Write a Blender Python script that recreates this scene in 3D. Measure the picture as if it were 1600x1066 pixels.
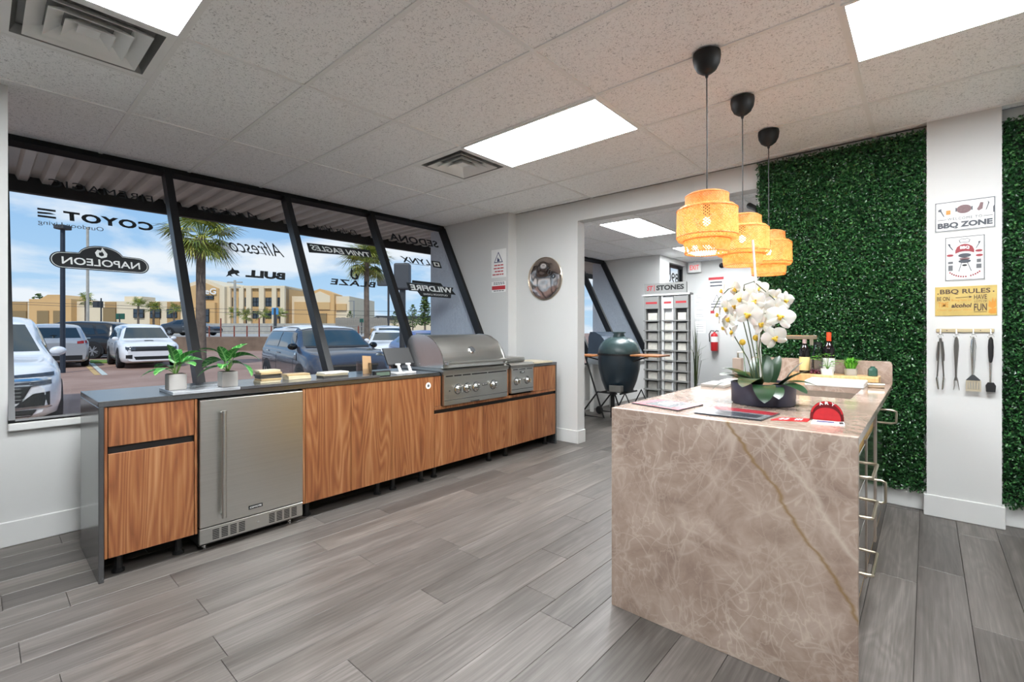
import bpy, bmesh, math, random
from mathutils import Vector, Matrix
from mathutils.bvhtree import BVHTree
random.seed(7)
for o in list(bpy.data.objects):
    bpy.data.objects.remove(o, do_unlink=True)
S = bpy.context.scene
COL = S.collection
R = math.radians
PI = math.pi

# ------------------------------------------------------------------ camera
FPX, CYP, YAW = 736.24, 515.27, -0.7218          # focal length and horizon in px of the 1600x1066 frame, yaw to the left
CAM = Vector((3.9507, -0.0509, 1.2695))
cd = bpy.data.cameras.new('camera')
cam = bpy.data.objects.new('camera', cd)
COL.objects.link(cam)
cam.location = CAM
cam.rotation_euler = (PI / 2, 0, -YAW)
cd.sensor_width = 36.0
cd.lens = FPX / 1600 * 36.0
cd.shift_y = -(533 - CYP) / 1600
cd.clip_start = 0.05
cd.clip_end = 600
S.camera = cam

# ------------------------------------------------------------------ sky, sun, exposure
w = bpy.data.worlds.new('sky')
S.world = w
w.use_nodes = True
nt = w.node_tree
nt.nodes.clear()
_n = nt.nodes.new
_l = nt.links.new
out = _n('ShaderNodeOutputWorld')
bg = _n('ShaderNodeBackground')
bg.inputs['Strength'].default_value = 0.76
tc = _n('ShaderNodeTexCoord')
sep = _n('ShaderNodeSeparateXYZ')
_l(tc.outputs['Generated'], sep.inputs[0])
grad = _n('ShaderNodeValToRGB')
grad.color_ramp.elements[0].position = 0.0
grad.color_ramp.elements[0].color = (0.52, 0.72, 0.90, 1)
grad.color_ramp.elements[1].position = 0.40
grad.color_ramp.elements[1].color = (0.12, 0.37, 0.78, 1)
_l(sep.outputs['Z'], grad.inputs[0])
addz = _n('ShaderNodeMath')
addz.operation = 'ADD'
addz.inputs[1].default_value = 0.22
_l(sep.outputs['Z'], addz.inputs[0])
dx = _n('ShaderNodeMath')
dx.operation = 'DIVIDE'
dy = _n('ShaderNodeMath')
dy.operation = 'DIVIDE'
_l(sep.outputs['X'], dx.inputs[0])
_l(addz.outputs[0], dx.inputs[1])
_l(sep.outputs['Y'], dy.inputs[0])
_l(addz.outputs[0], dy.inputs[1])
cmb = _n('ShaderNodeCombineXYZ')
_l(dx.outputs[0], cmb.inputs[0])
_l(dy.outputs[0], cmb.inputs[1])
cl = _n('ShaderNodeTexNoise')
cl.inputs['Scale'].default_value = 1.25
cl.inputs['Detail'].default_value = 7
cl.inputs['Roughness'].default_value = 0.52
cl.inputs['Distortion'].default_value = 0.25
_l(cmb.outputs[0], cl.inputs['Vector'])
cr = _n('ShaderNodeValToRGB')
cr.color_ramp.elements[0].position = 0.46
cr.color_ramp.elements[0].color = (0, 0, 0, 1)
cr.color_ramp.elements[1].position = 0.59
cr.color_ramp.elements[1].color = (1, 1, 1, 1)
_l(cl.outputs['Fac'], cr.inputs[0])
mixc = _n('ShaderNodeMixRGB')
_l(cr.outputs[0], mixc.inputs[0])
_l(grad.outputs[0], mixc.inputs[1])
mixc.inputs[2].default_value = (0.86, 0.89, 0.93, 1)
_l(mixc.outputs[0], bg.inputs['Color'])
_l(bg.outputs[0], out.inputs['Surface'])

sd = bpy.data.lights.new('sun_offscreen', 'SUN')
sd.energy = 1.9
sd.angle = R(1.2)
sd.color = (1.0, 0.96, 0.90)
sun = bpy.data.objects.new('sun_offscreen', sd)
COL.objects.link(sun)
sun.rotation_euler = Vector((0.50, -0.42, 0.76)).to_track_quat('Z', 'Y').to_euler()

S.view_settings.view_transform = 'Standard'
S.view_settings.look = 'None'
S.view_settings.gamma = 1.0
S.view_settings.use_curve_mapping = False
S.view_settings.exposure = 0.55
PANEL = 31.0                                       # emission of the ceiling light panels

# ------------------------------------------------------------------ photo pixel -> point
def ray(x, y):
    r = (x - 800) / FPX
    u = -(y - CYP) / FPX
    c, s = math.cos(YAW), math.sin(YAW)
    return Vector((r * c + s, -r * s + c, u))

def on(x, y, ax, v):
    d = ray(x, y)
    i = 'XYZ'.index(ax)
    return CAM + d * ((v - CAM[i]) / d[i])

def far(x, fw, z=0.0):
    d = ray(x, CYP)
    p = CAM + d * fw
    return Vector((p.x, p.y, z))

def zfar(y, fw):
    return CAM.z + (CYP - y) / FPX * fw

# ------------------------------------------------------------------ object helpers
def tag(o, label=None, cat=None, group=None, kind=None):
    if label: o['label'] = label
    if cat: o['category'] = cat
    if group: o['group'] = group
    if kind: o['kind'] = kind
    return o

def thing(name, label, cat, loc=(0, 0, 0), rz=0.0, group=None, kind=None):
    o = bpy.data.objects.new(name, None)
    o.empty_display_size = 0.05
    COL.objects.link(o)
    o.location = loc
    o.rotation_euler = (0, 0, rz)
    return tag(o, label, cat, group, kind)

def root_loc(o):
    while o.parent:
        o = o.parent
    return Vector(o.location)

def copy_tree(o, parent=None):
    c = o.copy()
    COL.objects.link(c)
    c.parent = parent
    for ch in list(o.children):
        copy_tree(ch, c)
    return c

class MB:
    def __init__(self):
        self.v = []
        self.f = []

    def add(self, vs, fs):
        b = len(self.v)
        self.v += [Vector(p) for p in vs]
        self.f += [tuple(b + i for i in f) for f in fs]
        return self

    def box(self, x0, x1, y0, y1, z0, z1):
        return self.add([(x0, y0, z0), (x1, y0, z0), (x1, y1, z0), (x0, y1, z0), (x0, y0, z1), (x1, y0, z1), (x1, y1, z1), (x0, y1, z1)],
                        [(0, 3, 2, 1), (4, 5, 6, 7), (0, 1, 5, 4), (1, 2, 6, 5), (2, 3, 7, 6), (3, 0, 4, 7)])

    def rbox(self, x0, x1, y0, y1, z0, z1, b=0.004, seg=2):
        bm = bmesh.new()
        bmesh.ops.create_cube(bm, size=1.0)
        for v in bm.verts:
            v.co = Vector(((x0 + x1) / 2 + v.co.x * (x1 - x0), (y0 + y1) / 2 + v.co.y * (y1 - y0), (z0 + z1) / 2 + v.co.z * (z1 - z0)))
        b = min(b, 0.49 * min(abs(x1 - x0), abs(y1 - y0), abs(z1 - z0)))
        bmesh.ops.bevel(bm, geom=bm.edges[:], offset=b, segments=seg, affect='EDGES', profile=0.5)
        bm.verts.index_update()
        self.add([v.co.copy() for v in bm.verts], [[v.index for v in f.verts] for f in bm.faces])
        bm.free()
        return self

    def prism(self, pts, d):
        """closed polygon of 3D points pushed along vector d"""
        n = len(pts)
        d = Vector(d)
        vs = [Vector(p) for p in pts] + [Vector(p) + d for p in pts]
        fs = [tuple(range(n - 1, -1, -1)), tuple(range(n, 2 * n))]
        fs += [(i, (i + 1) % n, n + (i + 1) % n, n + i) for i in range(n)]
        return self.add(vs, fs)

    def tube(self, pts, r, n=10, caps=True, closed=False):
        pts = [Vector(p) for p in pts]
        m = len(pts)
        rr = r if isinstance(r, (list, tuple)) else [r] * m
        vs, fs = [], []
        up = None
        for i in range(m):
            if closed:
                t = pts[(i + 1) % m] - pts[i - 1]
            else:
                t = pts[min(i + 1, m - 1)] - pts[max(i - 1, 0)]
            t.normalize()
            if up is None:
                up = Vector((0, 0, 1)) if abs(t.z) < 0.9 else Vector((1, 0, 0))
            a = t.cross(up)
            if a.length < 1e-6:
                a = t.orthogonal()
            a.normalize()
            b = a.cross(t).normalized()
            up = b
            for k in range(n):
                q = 2 * PI * k / n
                vs.append(pts[i] + (a * math.cos(q) + b * math.sin(q)) * rr[i])
        for i in range(m if closed else m - 1):
            j = (i + 1) % m
            for k in range(n):
                fs.append((i * n + k, i * n + (k + 1) % n, j * n + (k + 1) % n, j * n + k))
        if caps and not closed:
            fs.append(tuple(range(n - 1, -1, -1)))
            fs.append(tuple((m - 1) * n + k for k in range(n)))
        return self.add(vs, fs)

    def lathe(self, prof, c=(0, 0, 0), n=24, axis='Z'):
        c = Vector(c)
        vs, fs = [], []
        for (r, h) in prof:
            for k in range(n):
                q = 2 * PI * k / n
                a, b = r * math.cos(q), r * math.sin(q)
                p = (a, b, h) if axis == 'Z' else ((h, a, b) if axis == 'X' else (b, h, a))
                vs.append(c + Vector(p))
        for i in range(len(prof) - 1):
            for k in range(n):
                fs.append((i * n + k, i * n + (k + 1) % n, (i + 1) * n + (k + 1) % n, (i + 1) * n + k))
        if prof[0][0] > 1e-6: fs.append(tuple(range(n - 1, -1, -1)))
        if prof[-1][0] > 1e-6: fs.append(tuple((len(prof) - 1) * n + k for k in range(n)))
        return self.add(vs, fs)

    def ball(self, c, r, n=12, m=8, sc=(1, 1, 1)):
        c = Vector(c)
        vs, fs = [c + Vector((0, 0, r * sc[2]))], []
        for i in range(1, m):
            t = PI * i / m
            for k in range(n):
                q = 2 * PI * k / n
                vs.append(c + Vector((r * math.sin(t) * math.cos(q) * sc[0], r * math.sin(t) * math.sin(q) * sc[1], r * math.cos(t) * sc[2])))
        vs.append(c - Vector((0, 0, r * sc[2])))
        for k in range(n):
            fs.append((0, 1 + k, 1 + (k + 1) % n))
            for i in range(m - 2):
                a = 1 + i * n
                fs.append((a + k, a + n + k, a + n + (k + 1) % n, a + (k + 1) % n))
            a = 1 + (m - 2) * n
            fs.append((a + k, len(vs) - 1, a + (k + 1) % n))
        return self.add(vs, fs)

    def xf(self, M):
        self.v = [M @ p for p in self.v]
        return self

    def mesh(self, name, mat, off=None, smooth=False):
        me = bpy.data.meshes.new(name)
        vs = [p - off for p in self.v] if off is not None else self.v
        me.from_pydata([tuple(p) for p in vs], [], self.f)
        if mat: me.materials.append(mat)
        me.validate()
        if smooth:
            for p in me.polygons: p.use_smooth = True
            try:
                me.set_sharp_from_angle(angle=R(smooth if smooth > 1 else 40))
            except Exception:
                pass
        me.update()
        return me

    def build(self, name, mat, parent=None, world=True, smooth=False, label=None, cat=None, group=None, kind=None):
        off = root_loc(parent) if (parent and world) else None
        o = bpy.data.objects.new(name, self.mesh(name, mat, off, smooth))
        COL.objects.link(o)
        o.parent = parent
        return tag(o, label, cat, group, kind)

def solo(mb, name, mat, label, cat, smooth=False, group=None, kind=None):
    """one-mesh thing in world coordinates; its origin is moved to the base centre"""
    lo = Vector((min(p.x for p in mb.v), min(p.y for p in mb.v), min(p.z for p in mb.v)))
    hi = Vector((max(p.x for p in mb.v), max(p.y for p in mb.v), max(p.z for p in mb.v)))
    c = Vector(((lo.x + hi.x) / 2, (lo.y + hi.y) / 2, lo.z))
    o = bpy.data.objects.new(name, mb.mesh(name, mat, c, smooth))
    COL.objects.link(o)
    o.location = c
    return tag(o, label, cat, group, kind)

def arc(c, r, a0, a1, n, ax=('X', 'Z')):
    pts = []
    for i in range(n + 1):
        a = R(a0 + (a1 - a0) * i / n)
        p = Vector(c)
        setattr(p, ax[0].lower(), getattr(p, ax[0].lower()) + r * math.cos(a))
        setattr(p, ax[1].lower(), getattr(p, ax[1].lower()) + r * math.sin(a))
        pts.append(p)
    return pts

_tcache = {}
def text(name, s, mat, parent, o, ux, uy, w, h, shear=0.0, bold=0.0, depth=0.001, spacing=1.0, label=None, kind=None):
    """lettering fitted into a w x h box; o = lower left corner, ux / uy = reading and up directions (mirror by flipping ux)"""
    key = (s, shear, bold, spacing)
    if key not in _tcache:
        cu = bpy.data.curves.new('lettering', 'FONT')
        cu.body = s
        cu.shear = shear
        cu.offset = bold
        cu.space_character = spacing
        cu.resolution_u = 3
        cu.extrude = 0.0
        ob = bpy.data.objects.new('lettering', cu)
        COL.objects.link(ob)
        dg = bpy.context.evaluated_depsgraph_get()
        dg.update()
        me = bpy.data.meshes.new_from_object(ob.evaluated_get(dg))
        vs = [v.co.copy() for v in me.vertices]
        fs = [tuple(p.vertices) for p in me.polygons]
        bpy.data.objects.remove(ob, do_unlink=True)
        bpy.data.curves.remove(cu)
        bpy.data.meshes.remove(me)
        _tcache[key] = (vs, fs)
    vs, fs = _tcache[key]
    x0, x1 = min(v.x for v in vs), max(v.x for v in vs)
    y0, y1 = min(v.y for v in vs), max(v.y for v in vs)
    o, ux, uy = Vector(o), Vector(ux).normalized(), Vector(uy).normalized()
    nz = ux.cross(uy)
    mb = MB()
    mb.add([o + ux * ((v.x - x0) / (x1 - x0) * w) + uy * ((v.y - y0) / max(y1 - y0, 1e-6) * h) for v in vs], fs)
    return mb.build(name, mat, parent, label=label, kind=kind)

# ------------------------------------------------------------------ material helpers
def hx(h):
    h = h.lstrip('#')
    c = [int(h[i:i + 2], 16) / 255 for i in (0, 2, 4)]
    return tuple((x / 12.92 if x <= 0.04045 else ((x + 0.055) / 1.055) ** 2.4) for x in c) + (1.0,)

class NT:
    def __init__(self, name):
        self.m = bpy.data.materials.new(name)
        self.m.use_nodes = True
        self.t = self.m.node_tree
        self.b = self.t.nodes['Principled BSDF']
        self.o = self.t.nodes['Material Output']

    def n(self, typ, **kw):
        nd = self.t.nodes.new('ShaderNode' + typ)
        for k, v in kw.items():
            if k in nd.inputs:
                if hasattr(v, 'is_linked') or isinstance(v, bpy.types.NodeSocket):
                    self.t.links.new(v, nd.inputs[k])
                else:
                    nd.inputs[k].default_value = v
            else:
                setattr(nd, k, v)
        return nd

    def link(self, a, b):
        self.t.links.new(a, b)

    def math(self, op, a, b=0.0, clamp=False):
        nd = self.t.nodes.new('ShaderNodeMath')
        nd.operation = op
        nd.use_clamp = clamp
        for i, v in enumerate((a, b)):
            if isinstance(v, bpy.types.NodeSocket): self.t.links.new(v, nd.inputs[i])
            else: nd.inputs[i].default_value = v
        return nd.outputs[0]

    def ramp(self, fac, stops, interp='LINEAR'):
        nd = self.t.nodes.new('ShaderNodeValToRGB')
        nd.color_ramp.interpolation = interp
        el = nd.color_ramp.elements
        while len(el) < len(stops): el.new(0.5)
        for e, (p, c) in zip(el, stops):
            e.position = p
            e.color = c if not isinstance(c, str) else hx(c)
        self.t.links.new(fac, nd.inputs[0])
        return nd.outputs[0]

    def mix(self, fac, a, b, typ='MIX'):
        nd = self.t.nodes.new('ShaderNodeMixRGB')
        nd.blend_type = typ
        for i, v in enumerate((fac, a, b)):
            if isinstance(v, bpy.types.NodeSocket): self.t.links.new(v, nd.inputs[i])
            else: nd.inputs[i].default_value = hx(v) if isinstance(v, str) else v
        return nd.outputs[0]

    def coord(self, scale=(1, 1, 1), kind='Object', rnd=0.0):
        tcn = self.t.nodes.new('ShaderNodeTexCoord')
        src = tcn.outputs[kind]
        if rnd:
            oi = self.t.nodes.new('ShaderNodeObjectInfo')
            va = self.t.nodes.new('ShaderNodeVectorMath')
            va.operation = 'MULTIPLY_ADD'
            self.t.links.new(oi.outputs['Random'], va.inputs[0])
            va.inputs[1].default_value = (rnd, rnd * 1.7, rnd * 2.3)
            self.t.links.new(src, va.inputs[2])
            src = va.outputs[0]
        mp = self.t.nodes.new('ShaderNodeMapping')
        mp.inputs['Scale'].default_value = scale
        self.t.links.new(src, mp.inputs['Vector'])
        return mp.outputs[0]

    def noise(self, vec, scale=5.0, detail=3.0, rough=0.5, dist=0.0):
        nd = self.t.nodes.new('ShaderNodeTexNoise')
        self.t.links.new(vec, nd.inputs['Vector'])
        nd.inputs['Scale'].default_value = scale
        nd.inputs['Detail'].default_value = detail
        nd.inputs['Roughness'].default_value = rough
        nd.inputs['Distortion'].default_value = dist
        return nd.outputs['Fac']

    def bump(self, h, strength=0.2, dist=0.01):
        nd = self.t.nodes.new('ShaderNodeBump')
        nd.inputs['Strength'].default_value = strength
        nd.inputs['Distance'].default_value = dist
        self.t.links.new(h, nd.inputs['Height'])
        self.t.links.new(nd.outputs[0], self.b.inputs['Normal'])

    def set(self, color=None, rough=None, metal=None, **kw):
        b = self.b
        for k, v in (('Base Color', color), ('Roughness', rough), ('Metallic', metal)):
            if v is None: continue
            if isinstance(v, bpy.types.NodeSocket): self.t.links.new(v, b.inputs[k])
            else: b.inputs[k].default_value = hx(v) if isinstance(v, str) else v
        for k, v in kw.items():
            k = k.replace('_', ' ')
            b.inputs[k].default_value = hx(v) if isinstance(v, str) else v
        return self.m

def plain(name, color, rough=0.5, metal=0.0, var=0.06, scale=8.0, **kw):
    """a plain material with a faint mottling so that it is never perfectly flat"""
    t = NT(name)
    if var:
        c = hx(color) if isinstance(color, str) else color
        f = t.noise(t.coord(), scale, 3)
        lo = tuple(x * (1 - var) for x in c[:3]) + (1,)
        hi = tuple(min(1, x * (1 + var)) for x in c[:3]) + (1,)
        col = t.ramp(f, [(0.3, lo), (0.7, hi)])
        return t.set(col, rough, metal, **kw)
    return t.set(color, rough, metal, **kw)
M = {}
# ------------------------------------------------------------------ materials
M['wall'] = plain('white wall paint', '#cacac8', 0.55, var=0.012, scale=1.5)
M['trim'] = plain('white trim paint', '#cfcfcd', 0.4, var=0.01)
M['white_plastic'] = plain('white plastic', '#e4e4e2', 0.35, var=0.02)
M['black_metal'] = plain('black anodised aluminium', '#17181a', 0.38, 0.3, var=0.05)
M['black'] = plain('matt black', '#0d0d0e', 0.55, var=0.05)
M['black_gloss'] = plain('black gloss', '#101113', 0.12, var=0.03)
M['chrome'] = plain('chrome', '#d8d8d6', 0.12, 1.0, var=0.02)
M['nickel'] = plain('brushed nickel', '#c9bda9', 0.28, 1.0, var=0.04)
M['grey_metal'] = plain('grey painted metal', '#8b8c8a', 0.45, 0.2, var=0.04)
M['dark_grey'] = plain('dark grey', '#3c3d3f', 0.5, var=0.05)
M['red'] = plain('red', '#b3191f', 0.45, var=0.06)
M['rubber'] = plain('rubber', '#18181a', 0.75, var=0.1)
M['concrete'] = plain('concrete', '#a9a49a', 0.9, var=0.1, scale=3)
M['paper'] = plain('white paper', '#e8e8e6', 0.6, var=0.01)
M['ink'] = plain('black ink', '#191a1c', 0.6, var=0.05)
M['ink_grey'] = plain('grey ink', '#5b5d60', 0.6, var=0.05)
M['ink_red'] = plain('red ink', '#b5343b', 0.6, var=0.05)

def m_stainless():
    t = NT('brushed stainless steel')
    v = t.coord((5, 1.2, 320))
    f = t.noise(v, 1.0, 3, 0.6)
    col = t.ramp(f, [(0.3, '#bdbdb9'), (0.7, '#c6c6c2')])
    rg = t.ramp(f, [(0.3, (0.29, 0.29, 0.29, 1)), (0.7, (0.33, 0.33, 0.33, 1))])
    return t.set(col, rg, 1.0)
M['steel'] = m_stainless()

def m_wood(name, stops, rnd=13.0, axis='Z', rough=0.42):
    t = NT(name)
    sc = (3.6, 3.6, 0.40) if axis == 'Z' else (3.6, 0.4, 3.6)
    v = t.coord(sc, rnd=rnd)
    n = t.noise(v, 1.3, 2.0, 0.45, 0.2)
    fr = t.math('FRACT', t.math('MULTIPLY', n, 22.0))
    tri = t.math('ABSOLUTE', t.math('SUBTRACT', fr, 0.5))
    tri = t.math('MULTIPLY', tri, 2.0)
    sc2 = (90, 90, 2.5) if axis == 'Z' else (90, 2.5, 90)
    fine = t.noise(t.coord(sc2, rnd=rnd), 1.0, 4, 0.6)
    sc3 = (7, 7, 0.15) if axis == 'Z' else (7, 0.15, 7)
    band = t.noise(t.coord(sc3, rnd=rnd), 1.0, 2, 0.5)
    f = t.math('ADD', t.math('MULTIPLY', tri, 0.20), t.math('ADD', t.math('MULTIPLY', fine, 0.46), t.math('MULTIPLY', band, 0.50)))
    col = t.ramp(f, stops)
    t.bump(fine, 0.06, 0.002)
    return t.set(col, rough)
M['walnut'] = m_wood('warm walnut laminate', [(0.34, '#62391f'), (0.50, '#814d2d'), (0.62, '#925f39'), (0.80, '#a97a54')])
M['lightwood'] = m_wood('light wood', [(0.3, '#b98f5c'), (0.6, '#d1ab77'), (0.8, '#dfc092')])
M['yellowwood'] = m_wood('yellow plywood', [(0.3, '#b08a45'), (0.6, '#c9a257'), (0.8, '#d4b06a')])
M['acacia'] = m_wood('reddish table wood', [(0.3, '#6d3b1e'), (0.6, '#a4683a'), (0.8, '#c8935a')], axis='Y')

def m_floor():
    t = NT('grey oak vinyl plank')
    oi = t.n('ObjectInfo')
    rnd = oi.outputs['Random']
    v = t.coord((3.6, 0.42, 1), rnd=31.0)
    n = t.noise(v, 1.6, 3, 0.5, 0.5)
    tri = t.math('ABSOLUTE', t.math('SUBTRACT', t.math('FRACT', t.math('MULTIPLY', n, 13.0)), 0.5))
    fine = t.noise(t.coord((85, 2.2, 1), rnd=31.0), 1.0, 4, 0.65)
    band = t.noise(t.coord((9, 0.7, 1), rnd=31.0), 1.0, 3, 0.5)
    f = t.math('ADD', t.math('MULTIPLY', tri, 0.16), t.math('ADD', t.math('MULTIPLY', fine, 0.50), t.math('MULTIPLY', band, 0.52)))
    col = t.ramp(f, [(0.30, '#403b38'), (0.46, '#55504c'), (0.60, '#65605c'), (0.78, '#827c78')])
    tint = t.ramp(rnd, [(0.0, (0.70, 0.69, 0.68, 1)), (0.35, (0.88, 0.87, 0.86, 1)), (0.7, (1.0, 0.99, 0.98, 1)), (1.0, (1.12, 1.09, 1.06, 1))])
    col = t.mix(1.0, col, tint, 'MULTIPLY')
    t.bump(fine, 0.10, 0.002)
    return t.set(col, 0.42)
M['floor'] = m_floor()

def m_granite():
    t = NT('black granite')
    f = t.noise(t.coord(), 220, 2)
    col = t.ramp(f, [(0.35, '#202123'), (0.62, '#2e3033'), (0.75, '#4a4c4f')])
    return t.set(col, 0.20, IOR=2.2)
M['granite'] = m_granite()

def m_quartzite(name, vein=True, light=0.0, rough=0.3):
    t = NT(name)
    c0 = t.coord((1, 1, 1))
    wob = t.n('TexNoise', Scale=2.2, Detail=3.0)
    t.link(c0, wob.inputs['Vector'])
    vm = t.n('VectorMath', operation='MULTIPLY_ADD')
    t.link(wob.outputs['Color'], vm.inputs[0])
    vm.inputs[1].default_value = (0.10, 0.10, 0.10)
    t.link(c0, vm.inputs[2])
    veins = None
    for sc, wd, dt, rot in ((2.6, 0.007, 2, 35), (3.4, 0.008, 2, -48), (5.5, 0.010, 3, 70), (7.0, 0.013, 3, -20), (11.0, 0.018, 3, 15), (13.0, 0.02, 3, -65)):
        mp = t.n('Mapping')
        mp.inputs['Rotation'].default_value = (R(rot * .3), R(rot), R(rot * .5))
        mp.vector_type = 'TEXTURE'
        mp.inputs['Scale'].default_value = (1.0, 1.0, 4.0)
        t.link(vm.outputs[0], mp.inputs['Vector'])
        nn = t.noise(mp.outputs[0], sc, dt, 0.5, 0.15)
        d0 = t.math('ABSOLUTE', t.math('SUBTRACT', nn, 0.5))
        k = t.ramp(d0, [(0.0, (1, 1, 1, 1)), (wd * .4, (0.5, 0.5, 0.5, 1)), (wd, (0, 0, 0, 1))])
        veins = k if veins is None else t.mix(1.0, veins, k, 'LIGHTEN')
    fade = t.noise(c0, 3.0, 4, 0.6)
    veins = t.mix(1.0, veins, t.ramp(fade, [(0.35, (0.06, 0.06, 0.06, 1)), (0.65, (0.48, 0.48, 0.48, 1))]), 'MULTIPLY')
    cloud = t.noise(c0, 6.0, 7, 0.65, 0.6)
    base = t.ramp(cloud, [(0.25, '#77645a'), (0.45, '#948073'), (0.58, '#a28f82'), (0.75, '#b2a195')] if not light else
                  [(0.28, '#a09a8b'), (0.45, '#b9b5a6'), (0.58, '#c6c3b6'), (0.75, '#d2cfc5')])
    col = t.mix(veins, base, '#cdbfb2' if not light else '#dcdad2')
    if vein:
        # one gold fissure wandering down the slab: x = f(z)
        s = t.n('SeparateXYZ')
        t.link(c0, s.inputs[0])
        nz = t.noise(t.coord((0.0, 0.0, 1)), 5.0, 4, 0.6)
        line = t.math('ADD', t.math('MULTIPLY', s.outputs['Z'], -0.71), t.math('MULTIPLY', t.math('SUBTRACT', nz, 0.5), 0.16))
        d = t.math('ABSOLUTE', t.math('SUBTRACT', s.outputs['X'], t.math('ADD', line, 1.15)))
        g = t.ramp(d, [(0.0, (0.85, 0.85, 0.85, 1)), (0.004, (0.6, 0.6, 0.6, 1)), (0.012, (0, 0, 0, 1))])
        col = t.mix(g, col, '#7d6238')
        d2 = t.math('ABSOLUTE', t.math('SUBTRACT', s.outputs['X'], t.math('ADD', line, 1.27)))
        g2 = t.ramp(d2, [(0.0, (0.6, 0.6, 0.6, 1)), (0.016, (0, 0, 0, 1))])
        col = t.mix(g2, col, '#bfb2a5')
    return t.set(col, rough)
M['quartzite'] = m_quartzite('taupe quartzite slab', True, 0, 0.33)
M['quartz_top'] = m_quartzite('polished taupe quartzite top', False, 0, 0.12)
M['quartz_back'] = m_quartzite('taupe quartzite splashback', False, 0, 0.25)

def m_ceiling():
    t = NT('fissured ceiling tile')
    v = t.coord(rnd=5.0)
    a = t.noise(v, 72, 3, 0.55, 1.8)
    k = t.ramp(a, [(0.0, (0.40, 0.40, 0.40, 1)), (0.37, (0.58, 0.58, 0.58, 1)), (0.435, (0.94, 0.94, 0.935, 1)), (1.0, (0.94, 0.94, 0.935, 1))])  # shade inside the fissure pits is put into the colour, following the bump
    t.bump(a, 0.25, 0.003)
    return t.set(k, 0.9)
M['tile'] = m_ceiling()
M['tee'] = plain('white ceiling grid', '#ececea', 0.5, var=0.01)

def m_emit(name, col, s):
    t = NT(name)
    e = t.n('Emission')
    e.inputs['Color'].default_value = col
    e.inputs['Strength'].default_value = s
    t.link(e.outputs[0], t.o.inputs['Surface'])
    return t.m
M['panel'] = m_emit('lit panel diffuser', (0.93, 0.97, 1.0, 1), PANEL)
M['bulb'] = m_emit('warm lamp bulb', (1.0, 0.72, 0.38, 1), 14.0)

def m_glass(name='window glass', tint=(0.94, 0.96, 0.97, 1), ior=1.25, maxr=0.03):
    t = NT(name)
    tr = t.n('BsdfTransparent')
    tr.inputs[0].default_value = tint
    gl = t.n('BsdfGlossy')
    gl.inputs['Roughness'].default_value = 0.0
    fr = t.n('Fresnel')
    fr.inputs[0].default_value = ior
    mx = t.n('MixShader')
    t.link(t.math('MULTIPLY', fr.outputs[0], maxr), mx.inputs[0])
    t.link(tr.outputs[0], mx.inputs[1])
    t.link(gl.outputs[0], mx.inputs[2])
    t.link(mx.outputs[0], t.o.inputs['Surface'])
    return t.m
M['glass'] = m_glass()
M['acrylic'] = m_glass('clear acrylic', (0.93, 0.94, 0.95, 1), 1.5, 0.9)
M['green_glass'] = m_glass('green glass', (0.30, 0.48, 0.40, 1), 1.5, 0.9)

def m_leaf(name, stops, rough=0.45, trans=0.0):
    t = NT(name)
    g = t.n('NewGeometry')
    col = t.ramp(g.outputs['Random Per Island'], stops)
    m = t.set(col, rough)
    return m
M['hedge'] = m_leaf('artificial boxwood leaves', [(0.0, '#12301a'), (0.5, '#225029'), (0.85, '#386d38'), (1.0, '#5a8f50')], 0.28)
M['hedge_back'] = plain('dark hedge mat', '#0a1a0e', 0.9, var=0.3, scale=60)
M['palm'] = m_leaf('palm fronds', [(0.0, '#4d5f22'), (0.5, '#7c8a35'), (1.0, '#b3ac4f')], 0.5)
M['treeleaf'] = m_leaf('tree leaves', [(0.0, '#2f4420'), (0.6, '#51662e'), (1.0, '#75853c')], 0.6)
M['grass'] = m_leaf('grass blades', [(0.0, '#3f8a1f'), (0.5, '#63b230'), (1.0, '#8bd24a')], 0.5)
M['grapes'] = plain('dark grapes', '#4a1426', 0.3, var=0.3, scale=60)

def t_mid(a, b, u):
    a, b = hx(a), hx(b)
    return tuple(p + (q - p) * u for p, q in zip(a, b))

def m_stucco(name, c1, c2, scale=28, strength=0.7):
    t = NT(name)
    v = t.coord((1, 1, 0.35))
    a = t.noise(v, scale, 4, 0.6, 0.5)
    t.bump(a, strength, 0.03)
    return t.set(t.ramp(t.noise(t.coord(), 0.7, 2), [(0.3, t_mid(c1, c2, .35)), (0.7, t_mid(c1, c2, .65))]), 0.85)
M['stucco'] = m_stucco('bluish grey stucco', '#b4bac6', '#dfe3ea')

def m_bamboo():
    t = NT('woven bamboo')
    f = t.noise(t.coord((1, 1, 1)), 60, 3)
    col = t.ramp(f, [(0.3, '#d59a55'), (0.7, '#efbd80')])
    t.set(col, 0.5)
    tl = t.n('BsdfTranslucent')
    t.link(col, tl.inputs[0])
    mx = t.n('MixShader')
    mx.inputs[0].default_value = 0.5
    t.link(t.b.outputs[0], mx.inputs[1])
    t.link(tl.outputs[0], mx.inputs[2])
    t.link(mx.outputs[0], t.o.inputs['Surface'])
    return t.m
M['bamboo'] = m_bamboo()

# ------------------------------------------------------------------ room geometry
CEIL = 2.697
WY = 4.365                       # face of the end wall
GX0, GZ0, GK = -1.11, 2.70, 0.52 # leaning glass: x = GX0 + (GZ0 - z) * GK
def gx(z): return GX0 + (GZ0 - z) * GK
SILL = 0.72
WX = -0.09                       # inner face of the wall below the windows
Y_BACK, X_RIGHT, Y_FAR, Y_END = -4.2, 6.6, 9.9, 4.22
MULL = [0.07, 1.055, 2.08, 3.08, 4.22]

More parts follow.
